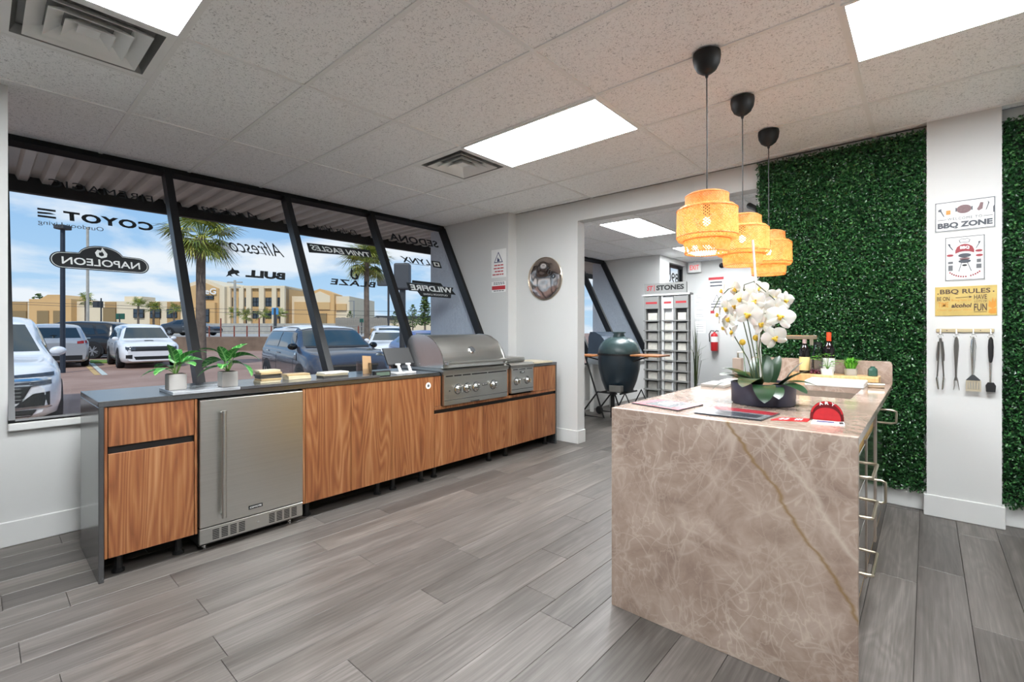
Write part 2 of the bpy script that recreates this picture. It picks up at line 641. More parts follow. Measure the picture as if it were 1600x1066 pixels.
# floor: a subfloor with each plank laid on it
fl = MB().box(-1.3, X_RIGHT + .2, Y_BACK - .2, Y_FAR + .3, -0.20, -0.012)
floor = fl.build('floor', plain('subfloor', '#3a3633', 0.9), kind='structure')
PW, PL = 0.182, 1.22
pm = MB().rbox(0.0008, PW - 0.0008, 0.0008, PL - 0.0008, -0.012, 0.0, 0.0012, 1).mesh('plank', M['floor'])
rest = MB()
k = 0
xx = WX
while xx < X_RIGHT - 0.02:
    yy = Y_BACK - random.random() * PL
    while yy < Y_FAR - 0.05:
        y0, y1 = max(yy, Y_BACK), min(yy + PL, Y_FAR)
        full = (y1 - y0) > PL - 0.01
        seen = full and xx + PW < 5.9 and yy + PL > 0.0 and yy < 4.6 and (xx < 4.6 or yy > 1.0) or (full and 4.0 < yy < 6.6 and xx < 1.4)
        if seen and xx + PW < X_RIGHT:
            o = bpy.data.objects.new('plank', pm)
            COL.objects.link(o)
            o.parent = floor
            o.location = (xx, yy, 0)
            k += 1
        elif y1 - y0 > 0.02:
            rest.box(xx + .0008, min(xx + PW, X_RIGHT) - .0008, y0 + .0008, y1 - .0008, -0.012, 0.0)
        yy += PL
    xx += PW
rest.build('plank_field', M['floor'], floor, kind='stuff')

# walls
def struct(mb, name, mat, parent=None, **kw):
    return mb.build(name, mat, parent, kind='structure' if parent is None else None, **kw)

lw = MB()
lw.box(WX - 0.10, WX, Y_BACK, MULL[0], 0, CEIL)                          # solid wall before the windows
lw.box(WX - 0.10, WX, MULL[0], Y_END, 0, SILL - 0.045)                   # wall below the main windows
lw.box(WX - 0.10, WX, WY + 0.14, 8.55, 0, SILL - 0.045)                  # wall below the far windows
struct(lw, 'wall_left', M['wall'])
# end wall: bulkhead beside the window, pier, header over the opening, wall behind the green panels
ew = MB()
ew.prism([(WX - .1, Y_END, 0), (0.13, Y_END, 0), (0.13, Y_END, CEIL), (gx(CEIL) - .06, Y_END, CEIL), (gx(SILL) - .06, Y_END, SILL), (WX - .1, Y_END, SILL)], (0, 0.29, 0))
ew.box(0.13, 1.035, WY, WY + 0.14, 0, CEIL)
ew.box(1.035, 2.87, WY, WY + 0.14, 2.48, CEIL)
ew.box(2.87, X_RIGHT + 0.1, WY, WY + 0.14, 0, CEIL)
struct(ew, 'wall_end', M['wall'])
struct(MB().box(X_RIGHT, X_RIGHT + 0.1, Y_BACK, WY, 0, CEIL), 'wall_right', M['wall'])
struct(MB().box(-0.19, X_RIGHT + 0.1, Y_BACK - 0.1, Y_BACK, 0, CEIL), 'wall_back', M['wall'])
# the wall pier standing proud of the green wall
struct(MB().box(3.95, 4.31, 4.26, WY, 0, CEIL), 'wall_pier', M['wall'])
# far room
fw_ = MB()
fw_.prism([(WX - .1, 8.55, 0), (0.135, 8.55, 0), (0.135, 8.55, CEIL), (gx(CEIL) - .06, 8.55, CEIL), (gx(SILL) - .06, 8.55, SILL), (WX - .1, 8.55, SILL)], (0, 0.15, 0))
fw_.box(-0.05, 0.135, 8.70, 8.98, 0, CEIL)
fw_.box(-0.05, 0.135, 9.86, 10.0, 0, CEIL)
fw_.box(-0.05, 0.135, 8.98, 9.86, 2.60, CEIL)
struct(fw_, 'wall_far_side', M['wall'])
struct(MB().box(0.135, 4.2, Y_FAR, Y_FAR + 0.1, 0, CEIL), 'wall_far', M['wall'])
struct(MB().box(4.2, 4.3, WY + 0.14, Y_FAR + 0.1, 0, CEIL), 'wall_far_right', M['wall'])

# baseboards
def baseboard(name, *boxes):
    mb = MB()
    for b in boxes: mb.rbox(*b, 0.004, 1)
    return struct(mb, name, M['trim'])
BH, BT = 0.145, 0.016
baseboard('baseboard_left', (WX, WX + BT, Y_BACK, Y_END, 0, BH))
baseboard('baseboard_end', (0.13, 1.035, WY - BT, WY, 0, BH), (1.035, 1.035 + BT, WY - BT, WY + 0.14, 0, BH), (2.87, 3.95, WY - BT, WY, 0, BH), (4.31, X_RIGHT, WY - BT, WY, 0, BH))
baseboard('baseboard_pier', (3.95 - BT, 4.31 + BT, 4.26 - BT, 4.26, 0, BH), (3.95 - BT, 3.95, 4.26, WY - BT, 0, BH), (4.31, 4.31 + BT, 4.26, WY - BT, 0, BH))
baseboard('baseboard_far', (WX, WX + BT, WY + .15, 8.55, 0, BH), (0.135 + BT, 4.2, Y_FAR - BT, Y_FAR, 0, BH), (WX + BT, 0.135, 8.55 - BT, 8.55, 0, BH))

# ceiling: slab over an exposed grid, each 2 x 4 ft tile laid in it
ceil = struct(MB().box(-1.28, X_RIGHT + .2, Y_BACK - .2, Y_FAR + .2, CEIL + 0.06, CEIL + 0.36), 'ceiling', plain('roof deck', '#8d8c88', 0.9))
TX, TY = 1.22, 0.61
LIGHTS = [(1, 4), (3, 4), (1, 0), (3, 0)]        # tile column, row
VENTS = [(0, 4), (0, 0)]
lite_far = [(0.61, 5.49), (0.61, 7.93)]           # far-room lights run the other way
tee = MB()
tile_meshes = {}
def ctile(x0, x1, y0, y1):
    key = (round(x1 - x0, 3), round(y1 - y0, 3))
    if key not in tile_meshes:
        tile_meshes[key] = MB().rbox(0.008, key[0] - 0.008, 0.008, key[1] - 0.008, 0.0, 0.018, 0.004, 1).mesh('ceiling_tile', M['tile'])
    o = bpy.data.objects.new('ceiling_tile', tile_meshes[key])
    COL.objects.link(o)
    o.parent = ceil
    o.location = (x0, y0, CEIL + 0.003)
def grid(xs, ys, skip):
    for i in range(len(xs) - 1):
        for j in range(len(ys) - 1):
            if (round(xs[i], 2), round(ys[j], 2)) in skip: continue
            ctile(xs[i], xs[i + 1], ys[j], ys[j + 1])
    for x in xs[1:-1]: tee.box(x - 0.012, x + 0.012, ys[0], ys[-1], CEIL - 0.004, CEIL + 0.004)
    for y in ys[1:-1]: tee.box(xs[0], xs[-1], y - 0.012, y + 0.012, CEIL - 0.0035, CEIL + 0.0035)
xs = [gx(CEIL) + 0.01] + [TX * i for i in range(0, 6)] + [X_RIGHT]
ys = [Y_BACK] + [TY * j for j in range(-6, 8)] + [WY]
skip = {(round(TX * i, 2), round(TY * j, 2)) for i, j in LIGHTS + VENTS}
grid(xs, ys, skip)
for (i, j) in VENTS:
    ctile(TX * i, TX * i + 0.61, TY * j, TY * j + TY)
    tee.box(TX * i + 0.598, TX * i + 0.622, TY * j, TY * j + TY, CEIL - 0.004, CEIL + 0.004)
fxs = [gx(CEIL) + 0.01, -0.61, 0.0, 0.61, 1.22, 1.83, 2.44, 3.05, 3.66, 4.2]
fys = [WY + 0.14, 5.49, 6.71, 7.93, 9.15, Y_FAR]
grid(fxs, fys, {(0.61, 5.49), (0.61, 7.93)})
tee.build('ceiling_grid', M['tee'], ceil)

# ceiling lights
def ceiling_light(x0, x1, y0, y1, label, name='ceiling_light'):
    t = thing(name, label, 'ceiling light', ((x0 + x1) / 2, (y0 + y1) / 2, CEIL - 0.012), group='lit panels in the ceiling grid')
    fr = MB()
    b = 0.022
    fr.box(x0 + .006, x1 - .006, y0 + .006, y0 + b, CEIL - .012, CEIL + .02)
    fr.box(x0 + .006, x1 - .006, y1 - b, y1 - .006, CEIL - .012, CEIL + .02)
    fr.box(x0 + .006, x0 + b, y0 + b, y1 - b, CEIL - .012, CEIL + .02)
    fr.box(x1 - b, x1 - .006, y0 + b, y1 - b, CEIL - .012, CEIL + .02)
    fr.build('light_frame', M['tee'], t)
    MB().box(x0 + b, x1 - b, y0 + b, y1 - b, CEIL - .006, CEIL + .006).build('diffuser', M['panel'], t)
LT = ['lit ceiling panel next to the square vent, in front of the end wall', 'lit ceiling panel above the white pier with barbecue signs',
      'lit ceiling panel beside the large air vent by the windows', 'lit ceiling panel behind the near end of the island']
for (i, j), lb in zip(LIGHTS, LT):
    ceiling_light(TX * i, TX * i + TX, TY * j, TY * j + TY, lb, 'ceiling_light_offscreen' if (i, j) == (3, 0) else 'ceiling_light')
ceiling_light(0.61, 1.22, 5.49, 6.71, 'lit ceiling panel of the far room just beyond the opening')
ceiling_light(0.61, 1.22, 7.93, 9.15, 'lit ceiling panel of the far room near the exit sign')

# square cone diffusers
def vent(x0, y0, label):
    c = Vector((x0 + 0.305, y0 + 0.305, CEIL))
    t = thing('ceiling_vent', label, 'air vent', c - Vector((0, 0, 0.02)), group='square air vents in the ceiling')
    MB().box(x0 + .01, x0 + .60, y0 + .01, y0 + .60, CEIL + .045, CEIL + .055).build('backing', M['grey_metal'], t)
    def ring(a, b, za, zb, th=0.004):
        mb = MB()
        for s in range(4):
            m = Matrix.Translation(c) @ Matrix.Rotation(s * PI / 2, 4, 'Z')
            pts = [m @ Vector((-a, -a, za)), m @ Vector((a, -a, za)), m @ Vector((b, -b, zb)), m @ Vector((-b, -b, zb))]
            mb.add(pts + [p + Vector((0, 0, th)) for p in pts], [(0, 1, 2, 3), (7, 6, 5, 4), (0, 4, 5, 1), (3, 2, 6, 7)])
        return mb
    ring(0.296, 0.255, -0.002, -0.002).build('vent_frame', M['tee'], t)
    ring(0.255, 0.235, -0.002, 0.04).build('vent_throat', M['grey_metal'], t)
    for a, b in ((0.215, 0.150), (0.150, 0.090), (0.090, 0.035)):
        ring(a, b, -0.012, 0.035).build('louver', M['tee'], t)
    MB().box(c.x - .04, c.x + .04, c.y - .04, c.y + .04, CEIL + .006, CEIL + .012).build('vent_centre', M['tee'], t)
vent(0.61, TY * 4, 'square stepped air vent touching the lit panel at the end wall')
vent(0.61, 0.0, 'large square stepped air vent in the ceiling corner above the windows')

# ------------------------------------------------------------------ leaning windows
UPG = Vector((-GK, 0, 1)).normalized()
def gp(y, z, off=0.0):
    n = Vector((1, 0, GK)).normalized()
    return Vector((gx(z), y, z)) + n * off
def bar_y(mb, y0, y1, z0, z1, d=0.05):
    """frame bar in the plane of the glass"""
    n = Vector((1, 0, GK)).normalized() * d
    pts = [gp(y0, z0), gp(y1, z0), gp(y1, z1), gp(y0, z1)]
    mb.prism([p - n * 0.5 for p in pts], n)
def window(nm, y0, y1, first, last, decals):
    t = thing(nm, None, None, (gx(SILL), (y0 + y1) / 2, SILL), kind='structure')
    fr = MB()
    bar_y(fr, y0, y1, 2.635, CEIL - 0.004, 0.07)
    bar_y(fr, y0, y1, SILL, SILL + 0.012, 0.05)
    bar_y(fr, y0 - (0 if first else 0.028), y0 + 0.028, SILL, 2.64, 0.10)
    if last: bar_y(fr, y1 - 0.045, y1, SILL, 2.64, 0.10)
    fr.build('window_frame', M['black_metal'], t)
    g = MB()
    bar_y(g, y0 + 0.02, y1 - 0.02, SILL + 0.008, 2.65, 0.006)
    g.build('glass_pane', M['glass'], t)
    for d in decals: d(t)
    return t
YD = Vector((0, 1, 0))
def dec(s, yL, yR, zb, zt, mat='ink', shear=0.0, bold=0.0, off=0.006, spacing=1.0):
    """lettering stuck on the outside: seen from the room it runs right to left"""
    def f(t):
        text('window_lettering', s, M[mat], t, gp(yR, zb, -off), -YD, UPG, yR - yL, (zt - zb) * math.hypot(1, GK), shear, bold, spacing=spacing,
             label='dark vinyl lettering seen reversed through the glass')
    return f
def plate(pts, mat='ink', off=0.005, name='window_emblem'):
    def f(t):
        mb = MB()
        mb.prism([gp(y, z, -off) for y, z in pts], Vector((1, 0, GK)).normalized() * 0.0006)
        mb.build(name, M[mat], t)
    return f
M['vinyl_white'] = plain('white vinyl', '#e6e6e4', 0.5, var=0.01)
def napoleon_shape(s):
    cy, cz = 0.562, 1.765
    hw, hh = 0.262 * s + (s - 1) * 0.02, 0.052 + (s - 1) * 0.25
    pts = []
    for a in range(-90, 91, 15): pts.append((cy + hw - hh * .9 + hh * math.cos(R(a)), cz + hh * math.sin(R(a))))
    for a in range(15, 166, 15): pts.append((cy + 0.125 * math.cos(R(a)) * s, cz + hh * 0.7 + (0.085 + (s - 1) * .1) * math.sin(R(a))))
    for a in range(90, 271, 15): pts.append((cy - hw + hh * .9 + hh * math.cos(R(a)), cz + hh * math.sin(R(a))))
    return pts
def flame(cy, cz, w_, h_):
    q = [(0, -.5), (.42, -.35), (.5, -.05), (.32, .2), (.12, .5), (-.02, .2), (-.28, .28), (-.5, -.02), (-.4, -.36)]
    return [(cy + a * w_, cz + b * h_) for a, b in q]
COY = [dec('FIREMAGIC', .30, .93, 2.335, 2.40, spacing=1.1),
       dec('COYOT', .37, .905, 2.075, 2.15, bold=0.045, spacing=1.15),
       plate([(.235, 2.13), (.33, 2.13), (.33, 2.145), (.235, 2.145)]), plate([(.235, 2.10), (.33, 2.108), (.30, 2.118), (.235, 2.115)]), plate([(.235, 2.075), (.33, 2.075), (.33, 2.09), (.235, 2.09)]),
       dec('Outdoor Living', .235, .59, 2.01, 2.055, 'ink_grey'),
       plate(napoleon_shape(1.04), 'ink', 0.0045), plate(napoleon_shape(1.015), 'vinyl_white', 0.004), plate(napoleon_shape(1.0), 'ink', 0.0034),
       dec('NAPOLEON', .345, .785, 1.735, 1.79, 'vinyl_white', bold=0.015, off=0.0025), plate(flame(.562, 1.842, .07, .085), 'vinyl_white', 0.0028), plate(flame(.562, 1.835, .03, .04), 'ink', 0.002)]
ALF = [dec('Artisan', 1.28, 1.78, 2.33, 2.41, shear=0.45), dec('Alfresco', 1.45, 1.93, 1.975, 2.11, shear=0.45), plate([(1.47, 1.985), (1.75, 1.985), (1.75, 1.99), (1.47, 1.99)], 'ink_grey'),
       dec('BULL', 1.535, 1.90, 1.742, 1.815, shear=-0.15, bold=0.06),
       plate([(1.375, 1.73), (1.395, 1.755), (1.40, 1.78), (1.43, 1.80), (1.44, 1.825), (1.455, 1.80), (1.485, 1.80), (1.495, 1.78), (1.47, 1.765), (1.49, 1.745), (1.465, 1.75), (1.45, 1.765), (1.42, 1.755), (1.43, 1.735), (1.405, 1.745)])]
BLZ = [dec('Delta Heat', 2.30, 2.83, 2.345, 2.41, shear=0.3),
       plate([(2.19, 2.06), (2.93, 2.10), (2.93, 2.185), (2.19, 2.165)], 'ink', 0.0045), dec('TWIN EAGLES', 2.215, 2.90, 2.09, 2.15, 'vinyl_white', 0.3, 0.02, 0.003),
       dec('BLAZE', 2.33, 2.88, 1.735, 1.80, shear=-0.25, bold=0.03, spacing=1.15),
       plate([(2.63, 1.95), (2.60, 1.89), (2.585, 1.85), (2.60, 1.815), (2.635, 1.805), (2.67, 1.82), (2.68, 1.85), (2.665, 1.885), (2.65, 1.86), (2.655, 1.84), (2.635, 1.825), (2.61, 1.84), (2.612, 1.87), (2.635, 1.905)])]
LYN = [dec('SEDONA', 3.27, 4.03, 2.365, 2.46, bold=0.03, spacing=1.05), dec('LYNX', 3.33, 3.78, 2.09, 2.165, shear=0.25, bold=0.02),
       plate([(3.36, 2.078), (3.74, 2.078), (3.74, 2.083), (3.36, 2.083)]),
       plate([(3.81, 2.07), (3.95, 2.07), (3.95, 2.16), (3.81, 2.16)], 'ink', 0.0045), plate([(3.835, 2.088), (3.925, 2.088), (3.925, 2.142), (3.835, 2.142)], 'vinyl_white', 0.0035), plate([(3.86, 2.10), (3.90, 2.10), (3.90, 2.13), (3.86, 2.13)], 'ink', 0.0025),
       plate([(3.30, 1.73), (4.03, 1.72), (3.99, 1.775), (4.03, 1.815), (3.30, 1.83)], 'ink', 0.0045), plate([(3.45, 1.67), (3.92, 1.67), (3.95, 1.72), (3.42, 1.73)], 'ink', 0.0045), plate([(3.38, 1.83), (3.86, 1.82), (3.84, 1.86), (3.40, 1.865)], 'ink', 0.0045),
       dec('WILDFIRE', 3.34, 3.99, 1.74, 1.81, 'vinyl_white', 0, 0.03, 0.003), dec('OUTDOOR LIVING', 3.50, 3.88, 1.69, 1.712, 'vinyl_white', 0, 0, 0.003)]
decs = [COY, ALF, BLZ, LYN]
for i in range(4):
    window('window_%d' % (i + 1), MULL[i], MULL[i + 1], i == 0, i == 3, decs[i])
FM = [4.52, 5.5, 6.5, 7.5, 8.54]
for i in range(4):
    window('window_%d' % (i + 5), FM[i], FM[i + 1], i == 0, i == 3, [])
struct(MB().rbox(gx(SILL) - 0.06, WX + 0.035, MULL[0], Y_END, SILL - 0.045, SILL, 0.006, 2), 'trim_1', M['trim'])
struct(MB().rbox(gx(SILL) - 0.06, WX + 0.035, WY + .15, 8.54, SILL - 0.045, SILL, 0.006, 2), 'trim_2', M['trim'])

# far-room glazed door in the side wall, street number reversed
d = thing('door_1', None, None, (0.04, 9.42, 0), kind='structure')
dm = MB()
for b in ((8.98, 9.03, 0, 2.6), (9.81, 9.86, 0, 2.6), (9.03, 9.81, 2.54, 2.6), (9.03, 9.81, 2.08, 2.16), (9.03, 9.11, 0.02, 2.08), (9.73, 9.81, 0.02, 2.08), (9.11, 9.73, 0.02, 0.22)):
    dm.box(0.0, 0.06, *b)
dm.build('door_frame', M['black_metal'], d)
MB().box(0.025, 0.032, 9.03, 9.81, 2.16, 2.54).build('transom_glass', M['glass'], d)
MB().box(0.025, 0.032, 9.11, 9.73, 0.22, 2.08).build('glass_pane', M['glass'], d)
text('street_number', '890', M['ink'], d, (0.022, 9.72, 2.24), (0, -1, 0), (0, 0, 1), 0.55, 0.2, bold=0.01)
MB().tube([(0.06, 9.70, 0.95), (0.11, 9.70, 0.95), (0.11, 9.70, 1.25), (0.06, 9.70, 1.25)], 0.012, 8).build('door_handle', M['chrome'], d)
# ------------------------------------------------------------------ outside: ground, awning, stucco fins
GZ = -0.20
def m_asphalt():
    t = NT('worn brown asphalt')
    a = t.noise(t.coord((0.5, 0.5, 1), 'Object'), 1.2, 6, 0.6)
    b = t.noise(t.coord((1, 1, 1)), 45, 3)
    f = t.math('ADD', t.math('MULTIPLY', a, 0.7), t.math('MULTIPLY', b, 0.3))
    return t.set(t.ramp(f, [(0.3, '#86685a'), (0.5, '#9c7c6c'), (0.7, '#b09283')]), 0.9)
M['asphalt'] = m_asphalt()
M['road'] = plain('pale road', '#a7a29b', 0.9, var=0.1, scale=0.6)
M['soil'] = plain('brown bank', '#7d6a5b', 0.95, var=0.2, scale=1.5)
M['lawn'] = plain('lawn', '#6f8a38', 0.95, var=0.3, scale=3)
struct(MB().box(-150, -0.3, -120, 160, GZ - 0.3, GZ), 'ground', M['asphalt'])
V1 = Vector
def strip(name, x0, x1, fw0, fw1, z0, z1, mat, label, cat, kind=None):
    """a long low piece square to the view direction, from pixel x0 to x1, between two distances"""
    a, b = far(x0, fw0), far(x1, fw0)
    c, d = far(x1, fw1), far(x0, fw1)
    mb = MB().prism([(p.x, p.y, z0) for p in (a, b, c, d)], (0, 0, z1 - z0))
    return solo(mb, name, M[mat], label, cat, kind=kind)
strip('lawn_strip', 141, 240, 20.6, 22.2, GZ, GZ + 0.05, 'lawn', 'strip of lawn between the parked cars and the street', 'lawn', 'stuff')
strip('concrete_bank', -200, 900, 33, 36, GZ, 0.75, 'soil', 'low brown bank at the far edge of the car park', 'bank')
strip('street', -200, 900, 36.02, 130, -0.3, 0.75, 'road', 'pale street beyond the low brown bank', 'road')
strip('street_wall', 260, 545, 59, 60, 0.75, 2.05, 'concrete', 'long grey concrete wall along the far side of the street', 'wall')
for k, (x, y) in enumerate(((163, 556), (213, 556), (330, 541))):
    fw = (CAM.z - GZ) * FPX / (y - CYP)
    p = far(x, fw, GZ)
    solo(MB().rbox(p.x - .1, p.x + .1, p.y - .85, p.y + .85, GZ, GZ + .12, 0.03, 2), 'wheel_stop', M['concrete'], ['concrete wheel stop beside the silver hatchback', 'concrete wheel stop behind the white hooded car', 'concrete wheel stop beyond the tall palm trunk'][k], 'wheel stop')
def paint(name, x0, y0, x1, y1, wd, mat, label):
    p, q = on(x0, y0, 'Z', GZ + .006), on(x1, y1, 'Z', GZ + .006)
    d = (q - p).normalized().cross(Vector((0, 0, 1))) * wd
    solo(MB().prism([p - d, q - d, q + d, p + d], (0, 0, 0.004)), name, M[mat], label, 'road marking')
M['pale_paint'] = plain('worn pale paint', '#c3c9c1', 0.8, var=0.15, scale=4)
M['yellow_paint'] = plain('worn yellow paint', '#c6a36a', 0.8, var=0.2, scale=4)
paint('parking_line', 141, 566, 164, 586, 0.07, 'pale_paint', 'worn whitish line of the parking bay')
paint('parking_line', 131, 566, 152, 586, 0.07, 'yellow_paint', 'worn yellow line of the parking bay')

# awning over the windows: ribbed metal soffit and a dark fascia
aw = thing('awning', 'dark metal awning with ribbed soffit over the shop windows', 'awning', (-1.75, 4.0, 2.55))
sof = MB()
n = 0
y = -3.0
SZ = 2.655
while y < 12.0:
    a, b = -1.16, -2.35
    prof = [(0, 0.0), (0.06, 0.0), (0.08, 0.045), (0.14, 0.045), (0.16, 0.0)]
    for i in range(4):
        (ya, za), (yb, zb) = prof[i], prof[i + 1]
        sof.add([(a, y + ya, SZ + za), (b, y + ya, SZ + za), (b, y + yb, SZ + zb), (a, y + yb, SZ + zb)], [(0, 1, 2, 3)])
    y += 0.16
M['ribbed'] = plain('galvanised ribbed metal', '#c9c4bb', 0.5, 0.0, var=0.10, scale=2)
sof.build('ribbed_soffit', M['ribbed'], aw)
MB().box(-2.42, -2.35, -3.0, 12.0, 2.55, 2.95).build('fascia', plain('dark fascia', '#2b2724', 0.7, var=0.1), aw)
MB().box(-2.42, -1.10, -3.0, 12.0, 2.72, 2.98).build('awning_deck', M['dark_grey'], aw)
# stucco fin outside, in line with the end wall
def fin(nm, y0, y1):
    fm = MB().prism([(gx(SILL) - 0.04, y0, GZ), (gx(SILL) - 0.04, y0, SILL), (gx(CEIL) - 0.04, y0, CEIL), (-1.345, y0, CEIL), (-1.345, y0, GZ)], (0, y1 - y0, 0))
    struct(fm, nm, M['stucco'])
fin('wall_fin', Y_END - 0.005, 4.51)
fin('wall_fin_far', 8.545, 8.75)

# ------------------------------------------------------------------ trees and poles outside
M['palm_trunk'] = plain('palm trunk', '#6f6257', 0.95, var=0.25, scale=6)
def palm(name, label, x, fw, ytop, trunk_r, crown_r, nf, group, zb=GZ, dens=26, size=1.0):
    p = far(x, fw, zb)
    zc = zfar(ytop, fw)
    t = thing(name, label, 'palm tree', p, group=group)
    h = zc - zb
    MB().tube([(0, 0, 0), (0.01, 0, h * .3), (-0.02, 0, h * .7), (0, 0, h)], [trunk_r * 1.15, trunk_r, trunk_r * .95, trunk_r * .9], 10).build('trunk', M['palm_trunk'], t, world=False, smooth=True)
    fr = MB()
    rnd = random.Random(sum(map(ord, label)))
    for i in range(nf):
        az = 2 * PI * i / nf * 2.4 + rnd.random()
        el = R(rnd.uniform(-45, 78))
        L = crown_r * rnd.uniform(0.8, 1.08) * (0.9 if el > 0 else 0.75)
        d = Vector((math.cos(az) * math.cos(el), math.sin(az) * math.cos(el), math.sin(el)))
        hub = Vector((0, 0, h)) + d * L * 0.45
        side = d.cross(Vector((0, 0, 1)))
        if side.length < .01: side = Vector((1, 0, 0))
        side.normalize()
        upv = side.cross(d).normalized()
        fr.tube([(0, 0, h - .05), tuple(hub)], [0.02 * size, 0.012 * size], 4)
        for k in range(dens):          # fan leaflets
            a = R(-115 + 230 * k / (dens - 1))
            dd = (d * math.cos(a) + side * math.sin(a)).normalized()
            ll = L * 0.62 * (0.72 + 0.28 * math.cos(a * .8)) * rnd.uniform(.85, 1.1)
            tip = hub + dd * ll + Vector((0, 0, -0.28 * ll * rnd.uniform(.5, 1.3)))
            wv = dd.cross(upv).normalized() * 0.020 * size * crown_r / 1.5
            mid = hub + dd * ll * .55 + upv * 0.03
            fr.add([hub, mid - wv, tip, mid + wv], [(0, 1, 2, 3)])
    fr.build('fronds', M['palm'], t, world=False)
    return t
random.seed(3)
palm('palm_tree', 'tall fan palm with a thick grey trunk behind the second window', 314, 18, 372, 0.17, 1.8, 46, 'fan palms along the car park')
palm('palm_tree', 'fan palm with slender trunk standing behind the parked white cars', 573, 25, 410, 0.14, 1.8, 46, 'fan palms along the car park')
for x, fw, yt, lb in ((134, 62, 470, 'small palm in front of the tan garage building'), (216, 62, 478, 'bushy palm before the pale wall of the tan building'), (240, 64, 484, 'low palm beside the bushy palm, before the tan building'),
                      (272, 66, 484, 'low palm before the dark windows next to the leaning window post'), (366, 68, 492, 'palm at the entrance of the two storey building'),
                      (385, 71.5, 494, 'palm with drooping fronds in front of the two storey building'), (412, 68, 493, 'palm left of the blue sign by the two storey building'), (437, 71.5, 492, 'palm behind the blue and white sign')):
    palm('small_palm', lb, x, fw, yt, 0.13, 1.7, 14, 'street palms in front of the tan buildings', zb=0.765, dens=12, size=2.2)

def leafy(name, label, x, fw, ybase, ytop, wpx, n=900, group=None, cone=False):
    p = far(x, fw, 0.75)
    h = zfar(ytop, fw) - p.z
    rw = wpx / FPX * fw / 2
    t = thing(name, label, 'tree', p, group=group)
    MB().tube([(0, 0, 0), (0, 0, h * .7)], [h * .03, h * .015], 6).build('trunk', M['palm_trunk'], t, world=False)
    mb = MB()
    rnd = random.Random(int(x * 7 + fw))
    for i in range(n):
        a, u = rnd.random() * 2 * PI, rnd.random()
        z = h * (0.2 + 0.8 * u)
        rr = rw * math.sqrt(rnd.random()) * (math.sin(PI * (0.15 + 0.8 * u)) if not cone else (1 - u * .75) * rnd.uniform(.5, 1))
        c = Vector((rr * math.cos(a), rr * math.sin(a), z))
        q = Matrix.Rotation(rnd.random() * 6, 3, 'Z') @ Matrix.Rotation(rnd.random() * 6, 3, 'X')
        s = h * 0.035
        mb.add([c + q @ Vector((-s, 0, 0)), c + q @ Vector((0, -s * .5, 0)), c + q @ Vector((s, 0, 0)), c + q @ Vector((0, s * .5, 0))], [(0, 1, 2, 3)])
    mb.build('foliage', M['treeleaf'], t, world=False)
leafy('leafy_tree', 'wispy casuarina tree beside the stucco fin', 664, 70, 505, 460, 34, 900, cone=True)
leafy('leafy_tree', 'round tree behind the wooden fence', 645, 66, 502, 476, 18, 400)
leafy('bush', 'clipped round bush at the corner of the fence', 547, 60, 500, 486, 12, 300)
leafy('leafy_tree', 'low dark treetop above the tan garage building', 60, 97, 472, 459, 26, 300)
leafy('bush', 'yellowish bush behind the fence near the pole sign', 617, 62, 498, 486, 14, 300)

def pole(name, label, x, fw, ybase, ytop, r, mat, cat='pole', extra=None):
    zb = GZ if ybase is None else 0.75
    p = far(x, fw, zb)
    t = thing(name, label, cat, p)
    h = zfar(ytop, fw) - zb
    MB().tube([(0, 0, 0), (0, 0, h)], [r, r * .85], 8).build('pole_shaft', M[mat], t, world=False)
    if extra: extra(t, h)
    return t
fdir = ray(800, CYP).normalized()
rdir = Vector((fdir.y, -fdir.x, 0))
def oriented(mb):
    """local x = picture right, local y = away from the room windows"""
    a = math.atan2(rdir.y, rdir.x)
    return mb.xf(Matrix.Rotation(a, 4, 'Z'))
M['navy_metal'] = plain('dark blue-grey metal', '#2c3440', 0.5, 0.2, var=0.1)
pole('lamp_post', 'dark square lamp post standing behind the reversed emblem', 98, 16, None, 358, 0.075, 'navy_metal', 'lamp post',
     lambda t, h: (oriented(MB().rbox(-0.17, 0.17, -0.17, 0.17, h - .02, h + .13, 0.03)).build('lamp_head', M['dark_grey'], t, world=False), None))
def arms(t, h):
    oriented(MB().box(-1.0, 1.0, -.06, .06, h - .35, h - .2).box(-.7, .7, -.06, .06, h - 1.0, h - .87)).build('crossarm', M['concrete'], t, world=False)
pole('utility_pole', 'thin pale pole rising in front of the small palm', 137, 58, 515, 355, 0.16, 'concrete')
pole('utility_pole', 'concrete utility pole with crossarms before the two storey building', 367, 62, 510, 438, 0.18, 'concrete', 'pole', arms)
pole('utility_pole', 'thin dark pole with a box above the black car', 158, 60, 510, 466, 0.09, 'dark_grey', 'pole',
     lambda t, h: oriented(MB().box(-.9, .1, -.2, .2, h - 1.2, h - .4)).build('pole_box', M['dark_grey'], t, world=False))
pole('street_light', 'thin grey street light at the right edge of the tan building', 553, 62, 512, 470, 0.10, 'grey_metal', 'street light',
     lambda t, h: oriented(MB().box(-.7, .05, -.05, .05, h - .1, h)).build('lamp_arm', M['grey_metal'], t, world=False))
# overhead wires
def wire(label, x0, y0, x1, y1, fw):
    a, b = far(x0, fw, zfar(y0, fw)), far(x1, fw, zfar(y1, fw))
    m = (a + b) / 2 - Vector((0, 0, 0.3))
    solo(MB().tube([a, (a * 3 + m) / 4, m, (b * 3 + m) / 4, b], 0.022, 4), 'overhead_wire', M['dark_grey'], label, 'wire')
wire('overhead wire crossing the upper storey of the two storey building', -30, 470, 700, 488, 61)
wire('overhead wire crossing the doors of the two storey building', -30, 473, 700, 496, 61.5)

